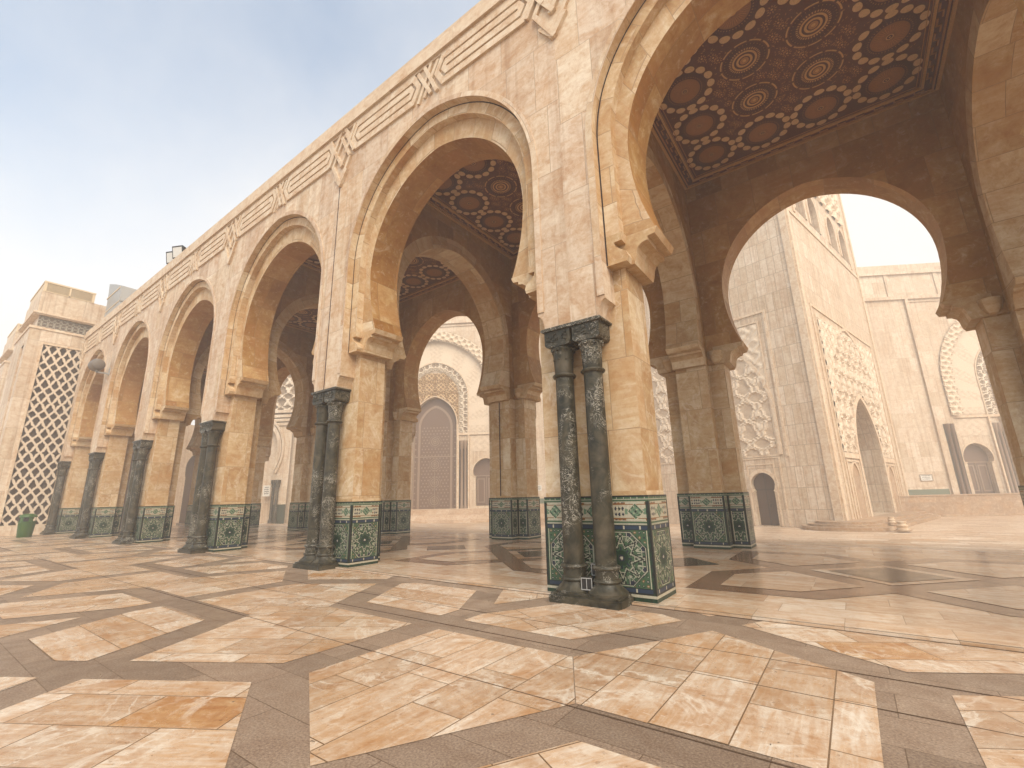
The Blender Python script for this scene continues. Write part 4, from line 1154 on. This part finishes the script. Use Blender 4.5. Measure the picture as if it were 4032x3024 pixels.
# ------------------------------------------------------------------ minaret (local +x along the right face; faces: y=0 right face, x=0 left face)
NO=(-.9,38.); NRZ=PI/2-math.atan2(.238,.971)
minaret=tag(empty('minaret',(NO[0],NO[1],0),NRZ),"square pale stone minaret with carved portals on both faces, its top lost in fog",'minaret')
WN=24.; ZP=-.83
def minaret_face(side):
    # face plane drawn in (x,z) with outside towards -y; the left face is turned about the corner
    T=None if side=='right' else (lambda p:(p[1],WN-p[0]-0.0,p[2])) 
    if side=='left': T=lambda p:(p[1]*1.0,p[0]*1.0,p[2]); flip=True
    else: T=None; flip=False
    m=MB(T,flip); c=11.75
    dr=arcpts(c,-1.9,4.6,6.0,18,ZP)
    if side=='right': hole=[dr]
    else: hole=[[(5.6+x,z) for x,z in arch(-.05,2.1,1.05,[(.85,-1.36),(.85,1.5),(.80,1.55),(.9,1.7)],12)]]
    hole_wall(m,0,WN,-1.44,27.2,0,hole)
    if side=='right':
        reveal(m,dr,0,5.); m.face([(c-5,5.,ZP),(c+5,5.,ZP),(c+5,5.,12),(c-5,5.,12)]); m.face([(c-4.2,0,ZP),(c+4.2,0,ZP),(c+4.2,5.,ZP),(c-4.2,5.,ZP)])
    else: reveal(m,hole[0],0,.55)
    # upper stage, windows in blind arches
    ww=[arcpts(x,-.5,30.4,1.9,10,28.2) for x in (4.6,8.9,15.1,19.4)]
    hole_wall(m,0,WN,27.2,44,0,ww)
    for P in ww: reveal(m,P,0,.6)
    m.face([(0,0,44),(WN,0,44),(WN,WN,44),(0,WN,44)])
    m.build('wall',M_MINA,minaret)
    mw=plain("window_shade_"+side,(.30,.22,.16),.7)
    for P in ww:
        d=MB(T,flip); d.face([(x,.6,z) for x,z in P][::-1]); d.build('blind_window',mw,minaret)
    t=MB(T,flip)
    t.box(.02,.62,-.14,0,-1.4,44,skip='+y'); t.box(WN-.62,WN-.02,-.14,0,-1.4,44,skip='+y')
    t.box(.62,WN-.62,-.10,0,27.0,27.35,skip='+y')
    rect_frame(t,2.35,WN-2.35,27.6,40,.45,0,.12)
    for P in ww: moulding(t,[(x,z) for x,z in P],.3,0,.12)
    if side=='right':
        rect_frame(t,1.7,WN-2.,-1.,17.9,.22,0,.10); rect_frame(t,2.6,WN-2.9,ZP,17.0,.2,0,.10)
        moulding(t,dr,.5,0,.16); moulding(t,arcpts(c,-1.4,8.2,9.3,24,4.6),.28,0,.14)
        for s in (-1,1):
            t.box(*sorted((c+s*4.3,c+s*8.9)),-.13,0,4.15,4.6,skip='+y')
            rect_frame(t,*sorted((c+s*4.7,c+s*8.5)),ZP,4.0,.18,0,.1)
            moulding(t,arcpts(c+s*6.4,-.4,2.3,1.5,12,ZP),.22,0,.1)
        for s in (-1,1):
            d=MB(T,flip); P=arcpts(c+s*6.4,-.4,2.3,1.5,12,ZP); d.face([(x,-.012,z) for x,z in P][::-1])
            d.build('portal_niche',M_TERR,minaret)
        d=MB(T,flip); d.face([(c-3.6,4.95,ZP),(c+3.6,4.95,ZP),(c+3.6,4.95,8.6),(c-3.6,4.95,8.6)]); d.build('inner_door',M_WOOD,minaret)
    else:
        rect_frame(t,3.1,WN-3.1,4.45,17.9,.22,0,.10); rect_frame(t,3.85,WN-3.85,4.5,17.0,.14,0,.08,bottom=True)
        rect_frame(t,3.9,7.35,-1.36,4.45,.12,0,.06); rect_frame(t,4.45,6.8,-1.36,3.9,.10,0,.05)
        moulding(t,[(5.6+x,z) for x,z in arch(-.05,2.1,1.05,[(.80,1.55),(.9,1.7)],12)],.30,0,.05)
        moulding(t,arcpts(c,-1.4,8.2,9.3,24,4.6),.28,0,.14)
        d=MB(T,flip); P=hole[0]; d.face([(x,.5,z) for x,z in P][::-1]); q=d.build('side_door',M_WOOD,minaret)
        e=MB(T,flip); e.box(5.57,5.63,.46,.5,-1.36,3.1); e.box(4.75,6.45,.46,.5,1.62,1.72); e.box(5.3,5.42,.44,.5,.2,.45); e.build('door_seam',M_DARK,q)
    t.build('moulding',M_CARVE,minaret)
    r=MB(T,flip); arcb=arcpts(c,-1.4,8.2,9.2,24,4.6); dro=arcpts(c,-1.9,4.6,6.6,18,4.)
    def carve(x,z):
        if side=='right' and inside(dro,x,z): return None
        if inside(arcb,x,z): return max(sebka(x-c,z-4.6,1.9,2.1,.13,.22,True),.2*arabesque(x,z,5.))
        return .35+.65*arabesque(x,z,6.2)
    x0,x1=(2.85,WN-3.15) if side=='right' else (4.0,WN-4.)
    relief(r,x0,x1,4.65,16.75,.13,carve,-.005,.2 if side=='right' else .16,base=(.70,.57,.43),deep=(.50,.37,.255))
    for (a,b_) in ((2.85,3.6),(6.2,7.3)): pass
    relief(r,2.9,WN-2.9,33.2,39.4,.3,lambda x,z:sebka(x,z,2.2,1.7,.13,.2),-.005,.22)
    r.build('carved_panel',M_RELIEF,minaret,merge=False)
minaret_face('right'); minaret_face('left')
k=MB(); k.box(WN-.01,WN,0.01,WN,-1.4,44,skip='-x-y'); k.box(.01,WN,WN-.01,WN,-1.4,44,skip='-y'); k.build('rear_wall',M_MINA,minaret)
# half-round steps at the minaret portal
ms=MB(); c=11.75
for rr,z0,z1 in ((2.95,-1.44,-1.18),(2.45,-1.18,-1.01),(1.95,-1.01,ZP)):
    pts=[(0,rr)]+[(rr*cos(PI/2+PI*q/24),rr*sin(PI/2+PI*q/24)) for q in range(1,25)]+[(19.5,-rr),(20.4,-rr*.7),(20.8,0),(0,0)]
    ms.prism(pts,'z',z0,z1)
mo=ms.build('curved_steps',M_TERR); mo.location=(NO[0],NO[1],0); mo.rotation_euler=(0,0,NRZ); tag(mo,"curved stone steps at the foot of the minaret portal",'steps')
def newel(loc,lab,sc_):
    r=empty('step_block',loc,NRZ); a=MB()
    a.box(-.62,.62,-.5,.5,0,.06); a.build('plinth',M_TERR,r)
    a=MB(); a.lathe([(.46,.06),(.46,.16),(.36,.20),(.36,.32),(.42,.36),(.42,.44),(.30,.50),(.28,.62),(.34,.66),(.34,.74),(.0,.76)],0,0,16); a.build('stepped_block',M_CARVE,r,smooth=30)
    r.scale=(sc_,)*3; tag(r,lab,'stone block','carved blocks on the curved steps')
newel((2.35,35.9,-1.36),"low carved stone block on a flat plinth, near end of the curved steps",.85)
newel((1.95,38.6,-1.0),"smaller carved stone block farther back on the curved minaret steps",.6)

# ------------------------------------------------------------------ lattice-screen blocks at the left end
def lattice_block(x,y0,lab,full):
    """block whose right-hand face is at local x=0 (looking to +x); local y runs along it"""
    r=empty('lattice_building',(x,0,0)); Y0,Y1,D=y0,y0+6.2,5.6
    w_=MB()
    sy0,sy1,sz0,sz1=Y0+.75,Y0+2.72,.6,11.9
    # right-hand face with the screen opening
    for a,b_,z0,z1 in ((Y0,sy0,-1.4,12.88),(sy1,Y1,-1.4,12.88),(sy0,sy1,-1.4,sz0),(sy0,sy1,sz1,12.88)): w_.face([(0,a,z0),(0,b_,z0),(0,b_,z1),(0,a,z1)])
    for p in ([(0,sy0,sz0),(-.35,sy0,sz0),(-.35,sy0,sz1),(0,sy0,sz1)],[(0,sy1,sz0),(0,sy1,sz1),(-.35,sy1,sz1),(-.35,sy1,sz0)],[(0,sy0,sz1),(-.35,sy0,sz1),(-.35,sy1,sz1),(0,sy1,sz1)],[(0,sy0,sz0),(0,sy1,sz0),(-.35,sy1,sz0),(-.35,sy0,sz0)]): w_.face(p)
    # face to the forecourt, with a tall recess
    for a,b_,z0,z1 in ((-D,-1.9,-1.4,12.88),(-.9,0,-1.4,12.88),(-1.9,-.9,11.9,12.88),(-1.9,-.9,-1.4,.6)): w_.face([(a,Y0,z0),(b_,Y0,z0),(b_,Y0,z1),(a,Y0,z1)])
    w_.face([(-1.9,Y0+.3,.6),(-.9,Y0+.3,.6),(-.9,Y0+.3,11.9),(-1.9,Y0+.3,11.9)]); w_.face([(-.9,Y0,.6),(-.9,Y0+.3,.6),(-.9,Y0+.3,11.9),(-.9,Y0,11.9)]); w_.face([(-1.9,Y0,.6),(-1.9,Y0+.3,.6),(-1.9,Y0+.3,11.9),(-1.9,Y0,11.9)])
    w_.face([(-D,Y0,-1.4),(-D,Y1,-1.4),(-D,Y1,12.88),(-D,Y0,12.88)]); 
    w_.box(-D,0.03,Y0-.02,Y1,-1.4,.5,skip='-z+y-x')
    w_.box(-D+.15,-.15,Y0+.15,Y1,13.96,15.5,skip='-z'); w_.box(-D+.3,-.3,Y0+.3,Y1,12.9,14,skip='-z+z')
    w_.build('wall',M_MOSQ,r)
    t=MB(); t.box(-D-.06,.06,Y0-.06,Y1,12.86,13.02); t.box(-D-.0,.03,Y0-.03,Y1,13.93,14.05); t.box(-D+.04,-.04,Y0+.04,Y1,13.86,13.94); 
    rect=((sy0-.12,sy0,sz0,sz1),(sy1,sy1+.12,sz0,sz1),(sy0-.12,sy1+.12,sz1,sz1+.12))
    for a,b_,z0,z1 in rect: t.box(0,.05,a,b_,z0,z1,skip='-x')
    t.build('cornice',M_CARVE,r)
    # screen: ribs as relief against a dark recess, with studs
    Tt=lambda p:(-p[1],p[0],p[2])
    s=MB(Tt,False)
    cw=.492; ch=.79
    nz=int((sz1-sz0)/.045); ny=int((sy1-sy0)/.03)
    for i in range(ny):
        for kk in range(nz):
            ya,yb=sy0+(sy1-sy0)*i/ny,sy0+(sy1-sy0)*(i+1)/ny; za,zb=sz0+(sz1-sz0)*kk/nz,sz0+(sz1-sz0)*(kk+1)/nz
            if sebka((ya+yb)/2-sy0,(za+zb)/2-sz0,cw,ch,.105,.10,False,.55)>.5: s.box(ya,yb,.02,.14,za,zb,skip='+y')
    s.build('lattice_screen',M_SCREEN,r)
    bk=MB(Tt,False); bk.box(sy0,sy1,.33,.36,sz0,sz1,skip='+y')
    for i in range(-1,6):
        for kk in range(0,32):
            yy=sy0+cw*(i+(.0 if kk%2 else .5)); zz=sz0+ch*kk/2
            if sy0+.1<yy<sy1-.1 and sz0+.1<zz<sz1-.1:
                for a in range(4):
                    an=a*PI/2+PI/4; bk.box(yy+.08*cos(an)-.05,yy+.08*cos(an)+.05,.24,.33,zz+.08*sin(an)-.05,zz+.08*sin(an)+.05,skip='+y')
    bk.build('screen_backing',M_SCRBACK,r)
    f=MB(Tt,False); f.box(Y0+.3,Y1,.3-.012,.3,13.02,13.9,skip='+y')
    f2=MB(Tt,False)
    n=int((Y1-Y0-.3)/.03)
    for i in range(n):
        for kk in range(28):
            ya,za=Y0+.3+.03*i,13.04+kk*.03
            if sebka(ya,za,.30,.22,.09,.2)>.5: f2.box(ya,ya+.03,.235,.288,za,za+.03,skip='+y')
            elif math.hypot((ya%.30)-.15*(1+(math.floor(za/.22)%2)),(za%.22)-.11)<.045: f2.box(ya,ya+.03,.25,.288,za,za+.03,skip='+y')
    f.build('frieze_backing',M_SCRBACK,r); f2.build('frieze_lattice',plain("frieze_grey_stone",(.36,.31,.24),.7),r)
    v=MB(); a0,a1=(Y0+.15,Y0+2.75)
    v.box(-D+.5,-.1,a0,a1,16.14,16.24); v.box(-.22,-.12,a0+.02,a0+.16,15.5,16.14); v.box(-.22,-.12,a1-.16,a1-.02,15.5,16.14); v.box(-.22,-.12,(a0+a1)/2-.04,(a0+a1)/2+.04,15.5,16.14)
    v.box(-.22,-.12,a0+.16,a1-.16,15.5,15.56); v.box(-D+.5,-.22,a0+.04,a0+.1,15.5,16.14); v.box(-D+.5,-.22,a1-.1,a1-.04,15.5,16.14)
    for q in range(9): v.box(-.20,-.13,a0+.16,a1-.16,15.585+q*.062,15.615+q*.062)
    vo=v.build('louvre_vent',M_LOUV,r); v=MB(); v.box(-.5,-.24,a0+.1,a1-.1,15.5,16.1); v.build('vent_interior',M_DARK,vo)
    tag(r,lab,'building','lattice screen blocks at the left'); return r
lattice_block(-40.9,-3.0,"stone building with tall lattice screen and louvred roof vent, left of the arcade",True)
lattice_block(-52.6,-2.78,"farther lattice building with roof vent, cut off by the left edge",True)

# ------------------------------------------------------------------ small things
r=empty('litter_bin',(-37.95,-1.55,0)); a=MB()
a.lathe([(.29,0),(.31,.04),(.36,.78),(.38,.80),(.38,.84),(.365,.85)],0,0,28); a.build('body',M_BIN,r,smooth=40)
a=MB()
for k_ in range(5):
    t0=k_*2*PI/5; a.lathe([(.345,.84),(.33,1.08)],0,0,6,a0=t0,a1=t0+.55)
a.lathe([(.33,1.07),(.375,1.08),(.375,1.13),(.31,1.22),(.15,1.27),(0,1.28)],0,0,28); a.build('hood',M_BIN,r,smooth=40)
a=MB(); a.lathe([(.32,.83),(.0,.80)],0,0,20); a.lathe([(.20,.8),(.20,1.07)],0,0,16); a.build('inner_liner',M_BLACK,r)
tag(r,"round green plastic litter bin in front of the lattice screen at far left",'bin')
def flood(x,z,lab):
    r=empty('floodlight',(x,-.22,z)); a=MB()
    a.prism([(-.12,.08),(.12,.04),(.12,.60),(-.12,.68)],'x',-.30,.30); h=a.build('housing',M_BLACK,r)
    a=MB(); a.face([(-.25,-.128,.13),(.25,-.128,.13),(.25,-.128,.61),(-.25,-.128,.61)]); a.build('glass',M_LENS,h)
    a=MB(); a.box(-.04,.04,-.03,.03,-.12,.1); a.box(-.34,-.30,-.03,.03,-.08,.35); a.box(.30,.34,-.03,.03,-.08,.35); a.box(-.34,.34,-.03,.03,-.12,-.08); a.build('bracket',M_BLACK,r)
    r.rotation_euler=(RAD(12),0,RAD(26)); tag(r,lab,'floodlight','floodlights on the parapet')
flood(-24.55,13.08,"right-hand, larger-looking black floodlight with pale glass on the parapet")
flood(-25.35,13.08,"left-hand black floodlight with pale glass on the parapet")
r=empty('roof_hood',(-37.9,1.0,12.9)); a=MB()
n=10; sec=[(-1.75+.25*sin(PI*i/n)*1.0 if True else 0,2.2+1.55*i/n) for i in range(n+1)]
pr=[(-1.55,0)]+[(-1.50+.18*sin(PI*i/n)-.28*(i/n)**2,.3+3.5*i/n) for i in range(n+1)]+[(.2,3.15),(1.7,2.6),(1.7,0)]
a.prism(pr,'y',-.9,.9); a.build('duct',M_GREY,r,smooth=25)
a=MB(); a.box(-1.6,1.4,-.93,.93,2.55,2.63); a.box(-1.4,1.7,-.92,.92,1.5,1.56); a.build('seam',M_LOUV,r)
tag(r,"flared grey metal ventilation hood rising above the parapet near the left end",'vent')
r=empty('roof_bracket',(-35.1,0.2,13.0)); a=MB()
a.box(-.06,.06,-.06,.06,0,.75); a.box(-1.6,.06,-.06,.06,.70,.82); a.box(-1.66,-1.54,-.06,.06,.66,1.15); a.build('bent_pipe',M_GREY,r)
tag(r,"thin bent metal pipe on the parapet beside the grey hood",'pipe')
r=empty('wall_lamp',(pier_x(5)+.15,-.38,8.95)); a=MB()
a.box(-.12,.12,-.03,0,-.25,.15); a.box(-.04,.04,-.55,-.03,-.2,-.12); a.box(-.04,.04,-.58,-.50,-.2,.1); a.build('bracket',M_GREY,r)
Tm=lambda p:(p[2]-.45,p[0]-.56,p[1]+.26)
a=MB(Tm); a.lathe([(0,-.02),(.28,0),(.33,.06),(.33,.52),(.26,.66),(.16,.70),(0,.72)],0,0,20); a.build('drum',M_DRUM,r,smooth=30)
tag(r,"grey drum floodlight on a wall bracket above the farthest arches",'lamp')

# ------------------------------------------------------------------ haze
hz=MB(); hz.box(-150,140,-45,160,-2.5,46)
k=bpy.data.materials.new("haze_air"); k.use_nodes=True; t=k.node_tree; t.nodes.remove(t.nodes['Principled BSDF'])
pv=t.nodes.new('ShaderNodeVolumePrincipled'); pv.inputs['Color'].default_value=(1.,.995,.975,1); pv.inputs['Density'].default_value=HAZE; pv.inputs['Anisotropy'].default_value=.15
t.links.new(pv.outputs[0],t.nodes['Material Output'].inputs['Volume'])
tag(hz.build('haze',k),kind='stuff')
